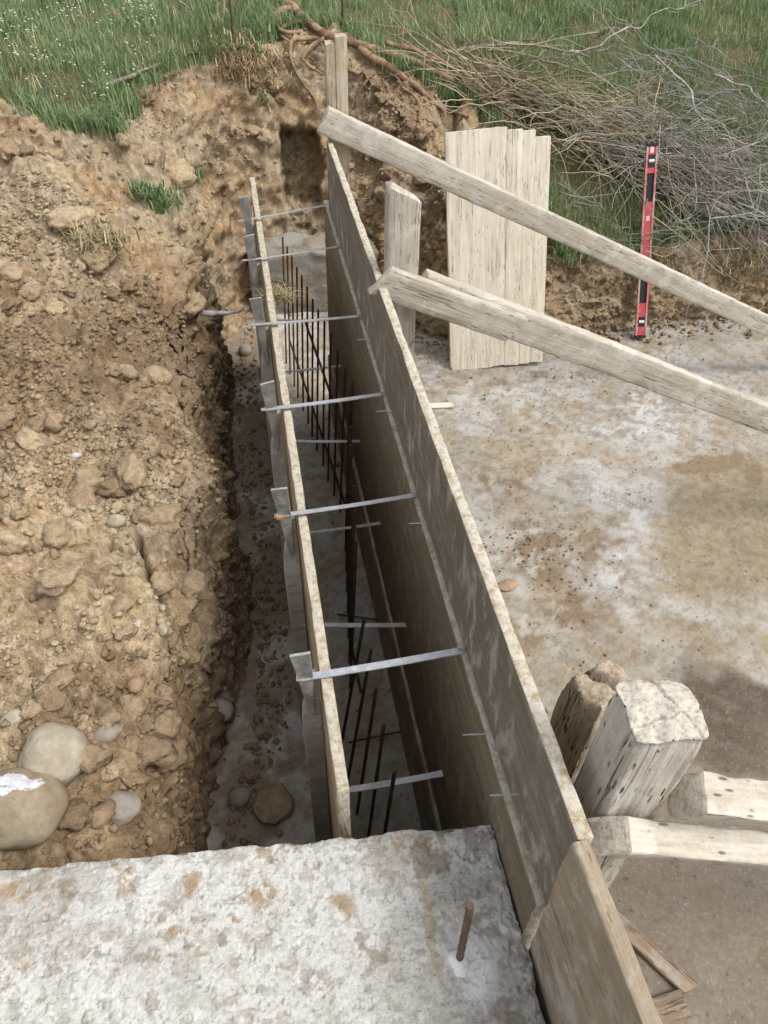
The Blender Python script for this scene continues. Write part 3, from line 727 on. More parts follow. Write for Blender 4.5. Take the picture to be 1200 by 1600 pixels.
M['oldconc'] = g.fin(oc, .92, g.bump(g.ma('ADD', n, n2), .7, .01), .2)
tag(rough_box('concrete_footing', .02, .84, 4.70, 5.0, -.02, .42, M['oldconc'], .024), 'low rough grey concrete footing against the back bank, behind the rebar', 'footing')

# ================================================================== SHUTTERING
ZT, ZS = 1.50, 1.20
def panel(name, x, y0, y1, z0, z1, th, mat, label, seed, group=None, **kw):
    V, Fc = beam_geo(y1-y0, z1-z0, th, seed=seed, bev=.003, wob=.003, rough=.0012, seg=.025, chip=.006, **kw)
    o = mesh(name, V, Fc, mat, sharp=50); o.matrix_world = frame((x+th/2, y0, (z0+z1)/2), (0, 1, 0), (0, 0, 1))
    tag(o, label, 'panel', group); return o
pu = panel('formwork_panel', .400, .43, 3.52, ZS+.002, ZT, .027, M['panel_up'], 'upper grey-brown shuttering panel with pale cement drips, its top edge pale', 3)
pl_ = panel('formwork_panel', .386, .44, 3.62, .34, ZS, .034, M['panel_lo'], 'lower dark shuttering panel facing the rebar, tie straps nailed along its top edge', 5)
pb = panel('base_board', .372, .47, 3.60, .0, .36, .03, M['plank'], 'lighter brown bottom board under the dark shuttering panel', 8)
pb['category'] = 'board'
pll = panel('formwork_panel', .058, .735, 4.05, .0, 1.165, .027, M['panel_left'], 'thin shuttering panel with steel wedges along its outer side', 9)
for dxx, y, z, L in ((0, .79, 1.195, .05), (0, .62, 1.26, .045), (0, 1.42, 1.215, .04), (0, 1.93, 1.215, .04), (0, 2.35, 1.22, .035)):
    V, Fq = tubes([(np.array([(.41, y, z), (.39-L, y+.012, z-.006)]), .0022, .0018)], 6)
    nl = mesh('nail', V, Fq, M['galv2'], pu if z > 1.21 else pl_)
    nl.matrix_parent_inverse = nl.parent.matrix_world.inverted()
# tie straps
ys_ = [1.005, 1.544, 2.037, 2.538, 3.12, 3.55]
tipx = [(463, 1060), (430, 806), (408, 640), (392, 507), (378, 407), (373, 345)]
def strap(name, p0, p1, wd, th, mat, twist=.5):
    p0 = Vector(p0); p1 = Vector(p1); L = (p1-p0).length
    n = 26; V = []; Fc = []
    for k in range(n):
        x = L*k/(n-1); s = 1.0
        fe = min(x, L-x)
        tw = .0 if fe < .0 else twist*math.sin(3.0*x/L)*.25
        w_ = wd/2*(1.15 if fe < .02 else 1)*(.72 if fe < .006 else 1); c, s_ = math.cos(tw), math.sin(tw)
        bow = .003*math.sin(math.pi*x/L)
        for (y, z) in ((-w_, -th/2), (w_, -th/2), (w_, th/2), (-w_, th/2)): V.append((x, y*c-z*s_, y*s_+z*c-bow))
    for k in range(n-1):
        for q in range(4): a = k*4+q; b = k*4+(q+1) % 4; Fc.append((a, b, b+4, a+4))
    Fc += [(3, 2, 1, 0), (4*n-4, 4*n-3, 4*n-2, 4*n-1)]
    o = mesh(name, V, Fc, mat, sharp=30); o.matrix_world = frame(p0, p1-p0, (0, .25, 1)); return o
LU = 'flat galvanised tie strap bridging the tops of the two shuttering panels'
for k, (y, tp) in enumerate(zip(ys_, tipx)):
    tip = at(*tp, z=1.172)
    o = strap('tie_strap', tip, (.392, y, 1.206), .020, .003, M['galv'], (.6, -.4, .5, .2, -.3, .3)[k])
    if k == 1:
        tag(o, 'flat tie strap bridging the panel tops, with an orange rusted left tip', 'strap', None)
        d = Vector((.392, y, 1.206))-Vector(tip); d.normalize()
        e = strap('rusted_tip', Vector(tip)-d*.002, Vector(tip)+d*.03, .024, .006, M['rustend'], 0)
        e.parent = o; e.matrix_parent_inverse = o.matrix_world.inverted(); e['label'] = 'orange rusted end of the strap'
    else: tag(o, LU, 'strap', 'tie straps across the panel tops')
    # bolt/nail head holding it at the seam
    V, Fq = tubes([(np.array([(.390, y+.004, 1.214), (.380, y+.004, 1.214)]), .006, .005)], 8)
    b = mesh('nail_head', V, Fq, M['galv2'], o); b.matrix_parent_inverse = o.matrix_world.inverted()
for k, y in enumerate(ys_):
    o = strap('tie_strap', (.07, y+.06*(k % 2), .60), (.392, y, .605), .020, .003, M['galv'], (.5, .3, -.5, .4, .2, -.2)[k])
    tag(o, 'flat galvanised tie strap low between the panels, halfway down among the rebar', 'strap', 'lower tie straps')
# steel wedge clamps on the outside of the thin panel
def wedge_clamp(y, xt, yt):
    e = empty('wedge_clamp', (xt, yt, 0)); tw = random.uniform(-.25, .25)
    arc = [(-.030+.030*(1-math.cos(t)), .90+.16*math.sin(t)) for t in np.linspace(0, 1.35, 9)]
    out = [(-.030, .0), (-.0305, .3), (-.029, .6)]+arc+[(.0, 1.13), (.020, 1.14), (.0225, .6), (.0225, .0)]
    V, Fc = prism(out, .030); V = [(x, .015-z, y_) for x, y_, z in V]
    u = mesh('upright', V, Fc, M['upr'], e, sharp=30); u.location = (.0, .012, 0); u.rotation_euler = (0, 0, tw*.5)
    bv = u.modifiers.new('bevel', 'BEVEL'); bv.width = .003; bv.segments = 2
    V, Fc = prism([(-.030, .118), (.016, .127), (.017, .02), (.012, -.16), (.004, -.19), (-.006, -.12), (-.019, .02)], .007)
    V = [(x, -z, y_) for x, y_, z in V]
    wv = mesh('wedge', V, Fc, M['galv2'], e, sharp=30); wv.rotation_euler = (.10, 0, tw); wv.location = (-.010, -.020, 1.165)
    bv = wv.modifiers.new('bevel', 'BEVEL'); bv.width = .0012; bv.segments = 2
    return e
M['upr'] = wood('cement_stained_upright', (.40, .36, .31), (.28, .245, .20), (.24, .19, .14), .5, .4, .3, .3)
tops = [(478, 1025), (445, 770), (420, 610), (397, 460), (384, 398), (378, 322)]
for k, (y, tp) in enumerate(zip(ys_, tipx)):
    tip = at(*tp, z=1.172)
    e = wedge_clamp(y, .033, tip[1]+.02)
    if k == 1: tag(e, 'steel wedge and stained upright holding the strap with the orange rusted tip', 'clamp', 'wedge clamps along the thin panel')
    else: tag(e, 'steel wedge on a stained upright holding a rust-free strap outside the thin panel', 'clamp', 'wedge clamps along the thin panel')

# ================================================================== REBAR
bars = []
for k in range(13):                                    # far mat
    y = 2.61+.1245*k; x = .326-.109*(y-2.61); z = .885-.005*k
    bars.append(((x+random.uniform(-.004, .004), y, 0), (x+.043, y+random.uniform(-.01, .01), z+random.uniform(-.012, .012))))
for k in range(7):                                     # bars that line up one behind the other
    y = 1.72+.125*k; x = np.interp(y, [1.72, 2.5], [.212, .305]); bars.append(((x, y, 0), (x+.035, y+random.uniform(-.01, .01), .87+random.uniform(-.02, .02))))
for tp, sl2 in (((569, 964), .18), ((580, 1012), .178), ((588, 1073), .155), ((600, 1129), .14), ((617, 1202), .165)):
    T_ = at(*tp, z=.80); best = min(np.arange(50, 900, 4), key=lambda t: abs(at(tp[0]-sl2*t, tp[1]+t, z=0)[1]-T_[1]))
    B_ = at(tp[0]-sl2*best, tp[1]+best, z=0); bars.append(((max(B_[0], .10), T_[1], 0), tuple(T_)))
for b0, b1 in bars:
    n = 14; t = np.linspace(0, 1, n); b0 = np.array(b0); b1 = np.array(b1)
    pts = b0+np.outer(t, b1-b0); rad = np.where(np.arange(n) % 2, .0052, .0059)
    V, Fq = tubes([(pts-np.array([0, 0, .01]), rad, 0)], 6)
    o = mesh('rebar', V, Fq, M['rebar']); tag(o, 'rusty brown reinforcing bar standing upright between the shuttering panels', 'rebar', 'upright bars in the trench')
def on_mat(px, py):                                    # point of the far mat's plane seen at a pixel
    d = ray(px, py); k = (.326+.02+.012-.109*(CAM[1]-2.61)-CAM[0])/(d[0]+.109*d[1]); return CAM+d*k
def rod(p0, p1, r, label, group=None, name='rebar', mat='rebar', bow=.0):
    t = np.linspace(0, 1, 16); p0 = np.array(p0); p1 = np.array(p1)
    pts = p0+np.outer(t, p1-p0); pts[:, 2] -= bow*np.sin(np.pi*t)
    V, Fq = tubes([(pts, np.where(np.arange(16) % 2, r, r*1.08), 0)], 6); o = mesh(name, V, Fq, M[mat]); tag(o, label, 'rebar', group); return o
rod(on_mat(452, 530), on_mat(549, 816), .006, 'lower lengthwise bar tied along the row of upright bars', None)
rod(on_mat(476, 500), on_mat(551, 714), .006, 'upper lengthwise bar tied along the row of upright bars', None)
rod(at(547, 1000, x=.235), at(612, 1310, x=.30), .005, 'thin bar lying aslant behind the upright bars near the concrete wall')
rod(at(527, 960, z=.03), at(640, 975, z=.03), .004, 'short bar lying across the trench bottom', 'bars across the trench bottom')
rod(at(545, 1160, z=.03), at(640, 1140, z=.03), .004, 'short bar lying across the trench bottom', 'bars across the trench bottom')
for px in ((363, 48), (535, 50)):
    q = march(*px); 
    rod((q[0], q[1], q[2]-.15), (q[0]+.01, q[1], q[2]+.75), .007, 'thin dark iron rod standing upright in the grass', 'iron rods in the grass', 'iron_rod')

# ================================================================== TIMBERS
X_, Z_ = (1, 0, 0), (0, 0, 1)
def post(name, x0, x1, y0, y1, z1, mat, label, seed, lean=(0, 0), **kw):
    cx, cy = (x0+x1)/2, (y0+y1)/2
    p = beam(name, (cx-lean[0], cy-lean[1], -.02), (cx, cy, z1), x1-x0, y1-y0, X_, mat, seed=seed, **kw)
    tag(p, label, 'post'); return p
a_ = at(507, 55, y=3.56); b_ = at(541, 55, y=3.56)
zf = a_[2]
fp = empty('timber_post', (.46, 3.56, 0)); tag(fp, 'tall double timber post at the far end of the shuttering', 'post')
xm = a_[0]+(b_[0]-a_[0])*.45
for nm, xa, xb, zt, sd_, yy in (('plank', a_[0], xm, zf-.025, 11, .0), ('plank', xm, b_[0], zf, 12, -.004)):
    beam(nm, ((xa+xb)/2, 3.565+yy, 0), ((xa+xb)/2, 3.565+yy, zt), xb-xa, .05, X_, M['post'], fp, seed=11, bev=.0015, wob=0, chip=.003)
a_ = at(600, 322, y=2.30); b_ = at(648, 380, y=2.30)
post('timber_stake', .437, .545, 2.27, 2.33, 1.76, M['brace'], 'split weathered stake with a pointed top behind the stepped brace', 14, bev=.012, chip=.02, e1=(-.55, .1))
def px_plank(name, pa, pb, yplane, w, t, mat, label, seed, ext=0, cat='brace', **kw):
    p0 = Vector(at(*pa, y=yplane)); p1 = Vector(at(*pb, y=yplane)); d = (p1-p0)
    if ext: # run on to the slab
        p1 = p0+d*((p0.z-.03)/(p0.z-p1.z))
    o = beam(name, p0, p1, w, t, Z_, mat, seed=seed, **kw); tag(o, label, cat); return o
px_plank('brace_plank', (503, 187), (1200, 509), 3.50, .108, .045, M['brace'], 'long grey brace plank sloping down from the tall double post', 21, 1, chip=.012, e0=(.1, 0))
px_plank('brace_plank', (592, 438), (806, 514), 2.212, .104, .036, M['brace'], 'short front plank of the stepped brace nailed to the split stake', 22, 0, chip=.012, e0=(.35, 0), e1=(.25, 0))
px_plank('brace_plank', (655, 447), (1200, 653), 2.256, .115, .050, M['brace'], 'long back plank of the stepped brace running down to the slab', 23, 1, chip=.012)
# near stake with its struts
tc = [at(981, 1081, z=1.68), at(1071, 1060, z=1.68), at(1103, 1150, z=1.68), at(992, 1141, z=1.68)]
tcen = sum(tc)/4
def dense_stake(name, p0, p1, w, t, mat, label, seed, cracks, xd=(1, 0, 0), amp=.004):
    """square timber of fine mesh: worn arrises, hammered top, splits cut into it"""
    bm = bmesh.new(); bmesh.ops.create_cube(bm, size=1); bmesh.ops.subdivide_edges(bm, edges=bm.edges[:], cuts=44, use_grid_fill=True)
    V = np.array([v.co[:] for v in bm.verts]); Fc = [[v.index for v in f.verts] for f in bm.faces]; bm.free()
    p0 = Vector(p0); p1 = Vector(p1); H = (p1-p0).length; zz = V[:, 2]+.5; zz = 1-(1-zz)**1.6
    ax = np.abs(V[:, :2]); e = np.clip(np.minimum(ax[:, 0], ax[:, 1])-.40, 0, 1)/.1
    V = np.stack([V[:, 0]*(1-.06*e**2)*w, V[:, 1]*(1-.06*e**2)*t, zz*H], 1)
    o = seed*3.7; d = V*[1, 1, 0]; d /= np.maximum(np.linalg.norm(d, axis=1, keepdims=True), 1e-5)
    topm = ss(V[:, 2], H-.05, H-.012); rr = np.linalg.norm(V[:, :2]/[w/2, t/2], axis=1)
    V = V+d*(fbm(V*[26, 26, 5]+o, seed, 3)*amp+fbm(V*[70, 70, 14]+o, seed+3, 3)*amp*.35)[:, None]
    capm = (V[:, 2] > H-.004)*1.0
    V[:, 2] += capm*(fbm(V*[22, 22, 0]+o, seed+5, 3)*.006-.012*np.clip(rr-.75, 0, 1))
    V = V-d*(topm*(.004+.007*np.clip(fbm(V*[30, 30, 9]+o, seed+7, 2), 0, 1))*(1-capm))[:, None]
    for (ca_, cx_, cy_, dep, zl) in cracks:              # plane splits running down from the top
        n = np.array([math.cos(ca_), math.sin(ca_)]); q = (V[:, 0]-cx_)*n[0]+(V[:, 1]-cy_)*n[1]+.004*fbm(V*[45, 45, 12]+o, seed+9, 2)
        k = np.exp(-(q/.0015)**2)
        V[:, 2] -= capm*k*dep
        V = V-d*((1-capm)*k*.010*ss(V[:, 2], H-zl, H-zl*.3))[:, None]
    ob = mesh(name, V, Fc, mat, sharp=0)
    M4 = frame(p0, p1-p0, xd); ob.matrix_world = M4 @ Matrix(((0, 0, 1, 0), (0, -1, 0, 0), (1, 0, 0, 0), (0, 0, 0, 1)))
    tag(ob, label, 'stake'); return ob
M['battered_up'] = wood('battered_upright', (.47, .385, .285), (.27, .21, .15), (.24, .185, .13), .45, .9, .9, .12, .8, 1.0)
M['stake_up'] = wood('weathered_stake_upright', (.58, .535, .455), (.38, .335, .27), (.36, .28, .20), .4, .85, .95, .35, .8, .9)
# the grain of this one runs along local Z: turn the texture space
for mt in ('stake_up', 'battered_up'):
    t_ = M[mt].node_tree
    for nd in [n for n in t_.nodes if n.type == 'TEX_COORD']:
        for sock in ('Object', 'Normal'):
            ls = [l for l in t_.links if l.from_socket == nd.outputs[sock]]
            if not ls: continue
            mp = t_.nodes.new('ShaderNodeMapping'); mp.inputs['Rotation'].default_value = (0, R_(90), 0)
            tos = [l.to_socket for l in ls]
            for l in ls: t_.links.remove(l)
            t_.links.new(nd.outputs[sock], mp.inputs['Vector'])
            for q in tos: t_.links.new(mp.outputs[0], q)
post_o = dense_stake('timber_stake', (tcen[0]-.035, tcen[1]+.02, -.02), tuple(tcen), .112, .104, M['stake_up'], 'thick pale square stake with cracked top beside the panel end', 31, [(.4, .02, .0, .008, .35), (1.75, .0, -.014, .006, .15)], (1, -.08, 0))
q0 = at(905, 1075, y=.76)
bm = bmesh.new(); bmesh.ops.create_cube(bm, size=1); bmesh.ops.subdivide_edges(bm, edges=bm.edges[:], cuts=26, use_grid_fill=True)
V = np.array([v.co[:] for v in bm.verts]); Fc = [[v.index for v in f.verts] for f in bm.faces]; bm.free()
cr_ = np.max(np.abs(V), axis=1); V = V*(1-.12*np.clip(np.sort(np.abs(V), axis=1)[:, 1]-.38, 0, 1)/.12*.6)[:, None]
Hb = q0[2]+.02; V = V*[.125, .105, Hb]+[0, 0, Hb/2-.02]
topw = ss(V[:, 2], Hb-.32, Hb-.05)
V = V+np.stack([fbm(V*[60, 60, 24]+k, 88+k, 3) for k in range(3)], 1)*.0035; w1 = worley(V*[24, 24, 14], 71); w2 = worley(V*[55, 55, 40], 73); dr = V*[1, 1, 0]; dr /= np.maximum(np.linalg.norm(dr, axis=1, keepdims=True), 1e-5)
V = V+dr*((fbm(V*[14, 14, 7], 75, 4)*.006+dome(w2, .6)*.003)*(.3+.7*topw))[:, None]
capm = ss(V[:, 2], Hb-.06, Hb-.02)
V[:, 2] += capm*(fbm(V*[13, 13, 0], 77, 3)*.018+dome(w1, .6)*.008-.06*np.exp(-((V[:, 0]*.8+V[:, 1]*.5+.008*fbm(V*[40, 40, 0], 79, 2)-.006)/.006)**2))
bs_ = mesh('timber_stake', V, Fc, M['battered_up'], sharp=0); bs_.matrix_world = Matrix.Translation((q0[0]+.04, .80, 0)) @ Matrix.Rotation(.35, 4, 'Z') @ Matrix.Rotation(.03, 4, 'X')
tag(bs_, 'brown battered stake with a split crumbling top behind the pale square stake', 'stake')
b3a = at(945, 1306, y=.455); b3b = at(1200, 1333, y=.455)
d = (b3b-b3a)/np.linalg.norm(b3b-b3a); b3e = b3a+d*(b3a[2]-.03)/(-d[2])
tag(beam('strut_plank', b3a, b3e, .080, .056, (0, -.35, 1), M['stake'], seed=35, bev=.005, chip=.026, rough=.0035, seg=.018, e0=(.25, 0)), 'pale strut plank with round worn end crossing the front of the thick stake', 'strut')
b4a = at(1073, 1242, x=.60); b4b = at(1200, 1257, y=b4a[1])
d = (b4b-b4a)/np.linalg.norm(b4b-b4a); b4e = b4a+d*(b4a[2]-.03)/(-d[2])
tag(beam('strut_plank', b4a, b4e, .082, .066, (0, -.35, 1), M['stake'], seed=36, bev=.005, chip=.024, rough=.0035, seg=.018, e0=(-.1, 0)), 'squared strut plank starting at the right side of the thick stake', 'strut')
# plank continuing the shuttering along the wall
p0 = at(891, 1330, x=.392)
fpk = beam('side_plank', (.405, .425, 1.2), (.425, -.55, 1.225), .60, .030, Z_, M['plank'], seed=41, bev=.006, chip=.012, rough=.0018)
tag(fpk, 'wide tan plank standing on edge along the right side of the concrete wall', 'plank')
tag(beam('side_lath', (.468, .36, 1.30), (.50, -.3, 1.33), .05, .02, Z_, M['post'], seed=42, chip=.01), 'thin lath behind the wide tan plank', 'lath')
# scraps on the slab
def scrap(pa, pb, w, t, seed, label, z=.02, mat='scrap', **kw):
    tag(beam('wood_scrap', at(*pa, z=z), at(*pb, z=z), w, t, (.1, .1, 0) if 0 else Vector((0, 0, 1)).cross(Vector(at(*pb, z=z)-at(*pa, z=z))), M[mat], seed=seed, chip=.01, **kw), label, 'wood scrap')
scrap((950, 1428), (1082, 1548), .055, .022, 51, 'split brown batten lying on the slab by the wide tan plank', e1=(.4, 0))
scrap((1000, 1592), (1072, 1566), .075, .02, 52, 'short dark offcut on the slab below the split batten', mat='scrap')
scrap((668, 634), (708, 632), .045, .012, 53, 'small pale wood chip on the slab by the shuttering top edge', z=.012, mat='board')
scrap((905, 1290), (912, 1240), .03, .015, 54, 'pale sliver of wood at the foot of the thick stake', z=.02, mat='plank')

# wide board of glued planks leaning on the bank
bb = at(775, 572, z=0.0); lean_n = Vector((-.035, .27, 1.0)).normalized()
root = empty('wide_board', tuple(bb)); tag(root, 'wide pale board of glued planks stood upright against the back bank', 'board')
lw = [.335, .085, .07, .085]; tot = sum(lw); tl = [1.335, 1.322, 1.312, 1.275]; bl = [.0, .004, .006, .010]
xd = Vector((.995, -.10, 0)); xd = (xd-lean_n*xd.dot(lean_n)).normalized()
xo = -tot/2
for k in range(4):
    c = Vector(bb)+xd*(xo+lw[k]/2); xo += lw[k]
    p0 = c+lean_n*bl[k]; p1 = c+lean_n*tl[k]
    off_ = xd.cross(lean_n)*(.0012*((k*2) % 3))
    beam('plank', p0+off_, p1+off_, lw[k]+.0005, .042, xd, M['board'], root, seed=60, bev=.0005, wob=.0, chip=.0, rough=.0006, e0=((.06, 0) if k == 0 else (0, 0)), e1=((-.02, 0) if k % 2 else (.02, 0)))

# spirit level
lb = Vector(at(1000, 528, z=.012)); lt = at(1019, 224, y=4.52)
sl_ = empty('spirit_level'); sl_.matrix_world = frame(lb, Vector(lt)-lb, (.96, -.28, 0)); Ll = (Vector(lt)-lb).length
tag(sl_, 'red spirit level with black hand slots leaning upright on the bank', 'spirit level')
def lv(name, x0, x1, z0, z1, y0, y1, mat, par=None):
    V, Fc = box_geo(x0, x1, y0, y1, z0, z1); o = mesh(name, V, Fc, mat, par or sl_, smooth=False)
    bv = o.modifiers.new('bevel', 'BEVEL'); bv.width = .0018; bv.segments = 2; return o
hw, ht = .034, .014       # half face width (z), half thickness (y); +y of the frame looks away or to the viewer
sgn = 1 if (sl_.matrix_world.to_3x3() @ Vector((0, 1, 0))).y < 0 else -1
ys0 = sgn*ht
cuts = [(0, .02), (.30*Ll-.11, .30*Ll+.035)]
slots = [(.19*Ll, .33*Ll), (.715*Ll, .855*Ll)]
wins = [(.065*Ll, .115*Ll), (.885*Ll, .945*Ll)]
# web of the body in pieces round the slots and vial windows, then the two flanges
ed = [.018]+[q for p in sorted(slots+wins) for q in p]+[Ll-.018]
for k in range(0, len(ed), 2): lv('web', ed[k], ed[k+1], -hw+.011, hw-.011, -ht*.72, ht*.72, M['red'])
for s in (-1, 1):
    lv('flange', .018, Ll-.018, *sorted((s*hw, s*(hw-.012))), -ht, ht, M['redd'])
lv('end_cap', 0, .018, -hw-.001, hw+.001, -ht-.001, ht+.001, M['black']); lv('end_cap', Ll-.018, Ll, -hw-.001, hw+.001, -ht-.001, ht+.001, M['black'])
for a, b in slots:
    o = lv('hand_slot', a-.004, b+.004, -hw+.009, -hw+.013, -ht*.8, ht*.8, M['black']); o2 = lv('hand_slot', a-.004, b+.004, hw-.013, hw-.009, -ht*.8, ht*.8, M['black'])
    lv('hand_slot', a, b, -hw+.012, hw-.012, -ht*.25*1, ht*.25, M['black'])
for a, b in wins:
    h = lv('vial_housing', a-.002, b+.002, -hw+.010, hw-.010, -ht*.86, ht*.86, M['black'])
    V, Fq = tubes([(np.array([((a+b)/2, ys0*.86, -.016), ((a+b)/2, ys0*.86, .016)]), .010, .010)], 10); mesh('vial', V, Fq, M['vial'], h)
for a, b in ((.955*Ll, .985*Ll), (.62*Ll, .645*Ll)):
    yy = sorted((ys0*.72, ys0*.78)); lv('print_mark', a, b, -.010, .010, yy[0], yy[1], M['print'])

# ================================================================== STONES AND CLODS
def stone(px, py, wpx, hpx, mat, label, seed, name='stone', flat=.75, sink=.3, rotz=0, cat='stone', group=None, round_=True, sub=4, onslab=False, lump=.13, rough=.05):
    if onslab: loc = Vector(at(px, py, z=.0)); 
    else: loc = hit(px, py)[0] or Vector(at(px, py, z=.75))
    dist = (Vector(CAM)-loc).dot(Vector(-fw)); sx = wpx/F*dist/2; sy = hpx/F*dist/2
    V, T = rock_geo(seed, sub, rough, lump, 1.0, round_)
    o = mesh(name, V*[sx, sy*1.05, max(sx, sy)*flat], T, M[mat], sharp=0)
    nrm = Vector((0, 0, 1)); o.location = loc+nrm*(max(sx, sy)*flat*(1-2*sink)); o.rotation_euler = (0, 0, rotz)
    tag(o, label, cat, group); return o
stone(92, 1188, 106, 98, 'boulder', 'round beige boulder with a rusty stain beside the white-painted boulder', 3, 'boulder', .75, .28, .2, 'boulder')
stone(34, 1270, 148, 114, 'painted', 'big brown boulder with a splash of white paint by the concrete wall', 6, 'boulder', .62, .25, -.1, 'boulder')
stone(190, 1266, 62, 50, 'cobble', 'smooth grey oval cobble below the beige boulder', 8, 'cobble', .7, .3, .1)
stone(168, 1148, 46, 30, 'cobble', 'small brown cobble touching the right side of the beige boulder', 9, 'cobble', .6, .3, .1)
stone(24, 1124, 38, 28, 'pebble', 'flat pale cobble just above the beige boulder', 10, 'cobble', .6, .3, .4)
stone(213, 1073, 26, 27, 'chip', 'round orange-tan pebble on the trampled soil above the cobbles', 12, 'pebble', .8, .3)
stone(183, 818, 31, 19, 'pebble', 'pale oblong pebble beside the soil crack', 13, 'pebble', .8, .3)
stone(120, 714, 19, 10, 'whitestone', 'bright white flat pebble on the smooth trampled soil', 14, 'pebble', .5, .2, .2, 'pebble')
stone(105, 803, 22, 17, 'pebble', 'cream pebble on the trampled soil', 15, 'pebble', .7, .3, 0, 'pebble', 'cream pebbles on the soil')
stone(75, 845, 14, 12, 'whitestone', 'small white pebble near the cream pebbles', 16, 'pebble', .7, .3, 0, 'pebble')
stone(216, 976, 13, 16, 'whitestone', 'white stone fragment amid loose crumbs', 18, 'pebble', .7, .3, 0, 'pebble', None, False, 3, rough=.2)
stone(255, 985, 17, 24, 'pebble', 'cream pebble on the trampled soil', 19, 'pebble', .7, .3, .3, 'pebble', 'cream pebbles on the soil')
stone(345, 1112, 42, 36, 'cobble', 'grey cobble bedded in the trench lip', 20, 'cobble', .7, .35, 0)
stone(375, 1250, 34, 30, 'cobble', 'dark cobble at the bottom of the trench', 22, 'cobble', .7, .1, 0, 'stone', None, True, 3, True)
stone(430, 1262, 60, 56, 'chip', 'earthy brown lump at the bottom of the trench', 23, 'clod', .5, .1, 0, 'clod', None, False, 4, True, rough=.12)
stone(384, 553, 22, 20, 'cobble', 'brown round stone at the foot of the wedge uprights', 24, 'stone', .8, .1, 0, 'stone', None, True, 3, True)
stone(792, 917, 34, 20, 'chip', 'flat tan stone chip on the slab beside the panel', 25, 'stone_chip', .35, .1, .2, 'stone chip', None, False, 3, True)
stone(20, 434, 34, 28, 'chip', 'squarish tan clod high on the soil slope', 26, 'clod', .8, .3, 0, 'clod', None, False, 4, False, rough=.1)
stone(486, 470, 62, 60, 'chip', 'mound of earth heaped at the foot of the old footing behind the rebar', 27, 'earth_mound', .9, .25, 0, 'earth', None, False, 4, True, rough=.14)
protos = [rock_geo(100+k, 3, .16, .22, .8) for k in range(10)]
big = [(247, 810, 76, 60, 'large rounded tan clod at the head of the soil crack'), (243, 592, 46, 44, 'squared brown clod standing in the hollow of the bank'), (290, 860, 40, 36, 'rounded clod on the trench side of the soil crack'),
       (185, 580, 60, 34, 'dark clod lying in the hollow of the bank'), (110, 340, 70, 44, 'big tan clod on the upper soil slope below the turf'), (60, 660, 60, 30, 'flat dark clod left of the hollow'),
       (250, 1130, 62, 60, 'brown clod crumbling at the trench edge above the grey oval cobble'), (175, 1200, 34, 34, 'dark clod wedged between the beige boulder and grey cobble'), (300, 1000, 60, 40, 'wide clod at the lip above the deep trench shadow'),
       (150, 400, 60, 50, 'tan clod under the dry root tuft'), (270, 270, 70, 60, 'pale clay slab broken off the back bank'), (220, 150, 60, 34, 'pale clod on the crest of the bank by the turf edge')]
for k, (x, y, w_, h_, lab) in enumerate(big):
    loc = hit(x, y)[0]
    if loc is None: continue
    dist = (Vector(CAM)-loc).dot(Vector(-fw)); s = w_/F*dist/2; s2 = h_/F*dist/2
    V, T = rock_geo(200+k, 4, .17, .2, 1.0)
    V = V+V/np.linalg.norm(V, axis=1, keepdims=True)*(fbm(V*6+k, 4, 3)*.07)[:, None]
    o = mesh('soil_clod', V*[s, s2, s2*.8], T, M['clod'], sharp=0); tone_attr(o, np.full(len(V), .5+.3*math.sin(k*2.1)))
    o.location = loc-Vector((0, 0, s2*.05)); o.rotation_euler = (0, 0, k*.9); tag(o, lab, 'clod')
# loose clods one can pick out, each an object; the crumbs below that size are one mass
cme = []
for k in range(8):
    V, T = rock_geo(300+k, 3, .30, .28, .8); me_ = mesh('x', V, T, M['clod'], sharp=0)
    tone_attr(me_, np.full(len(V), .15+.1*k)); cme.append(me_.data); bpy.data.objects.remove(me_)
cnt = 0
while cnt < 190:
    px, py = random.uniform(0, 365), random.uniform(200, 1300)
    if random.random() < .25: px, py = random.uniform(300, 700), random.uniform(90, 330)
    loc, nr = hit(px, py)
    if loc is None or inpoly(np.array([loc[:2]]), turf)[0] or nr.z < .1: continue
    vi = np.argmin(((T2[::7, :]-np.array(loc))**2).sum(1))*7; o = bpy.data.objects.new('loose_clod', cme[int(np.clip((c_soil[vi].mean()-.12)/.26*7+random.gauss(0, 1.2), 0, 7))]); COL.objects.link(o)
    s = .011+.044*random.random()**2.4; o.scale = (s*random.uniform(.8, 1.4), s*random.uniform(.8, 1.3), s*random.uniform(.7, 1.1))
    o.location = loc+nr*s*.25; o.rotation_euler = (random.uniform(-.5, .5), random.uniform(-.5, .5), random.uniform(0, 6))
    tag(o, 'loose fist-sized soil clod lying on the bank', 'clod', 'loose clods on the bank'); cnt += 1
crp = [rock_geo(400+k, 1, .38, .35, .75) for k in range(14)]
P = []; S = []; RT = []; TN = []
vis = np.flatnonzero((turfm < .5) & (N2[:, 2] > -.2))
pxs = px_of(T2[vis]); ok = (pxs[:, 0] > -60) & (pxs[:, 0] < 1260) & (pxs[:, 1] > -20) & (pxs[:, 1] < 1380)
vis = vis[ok]
dens = np.clip(.35+1.1*vnoise(T2[vis]*2.2, 91)+.3*vnoise(T2[vis]*9, 92), .05, 1.5)*np.where(np.abs(N2[vis, 2]) < .4, .45, 1.0)
pick = rng.choice(vis, 28000, p=dens/dens.sum())
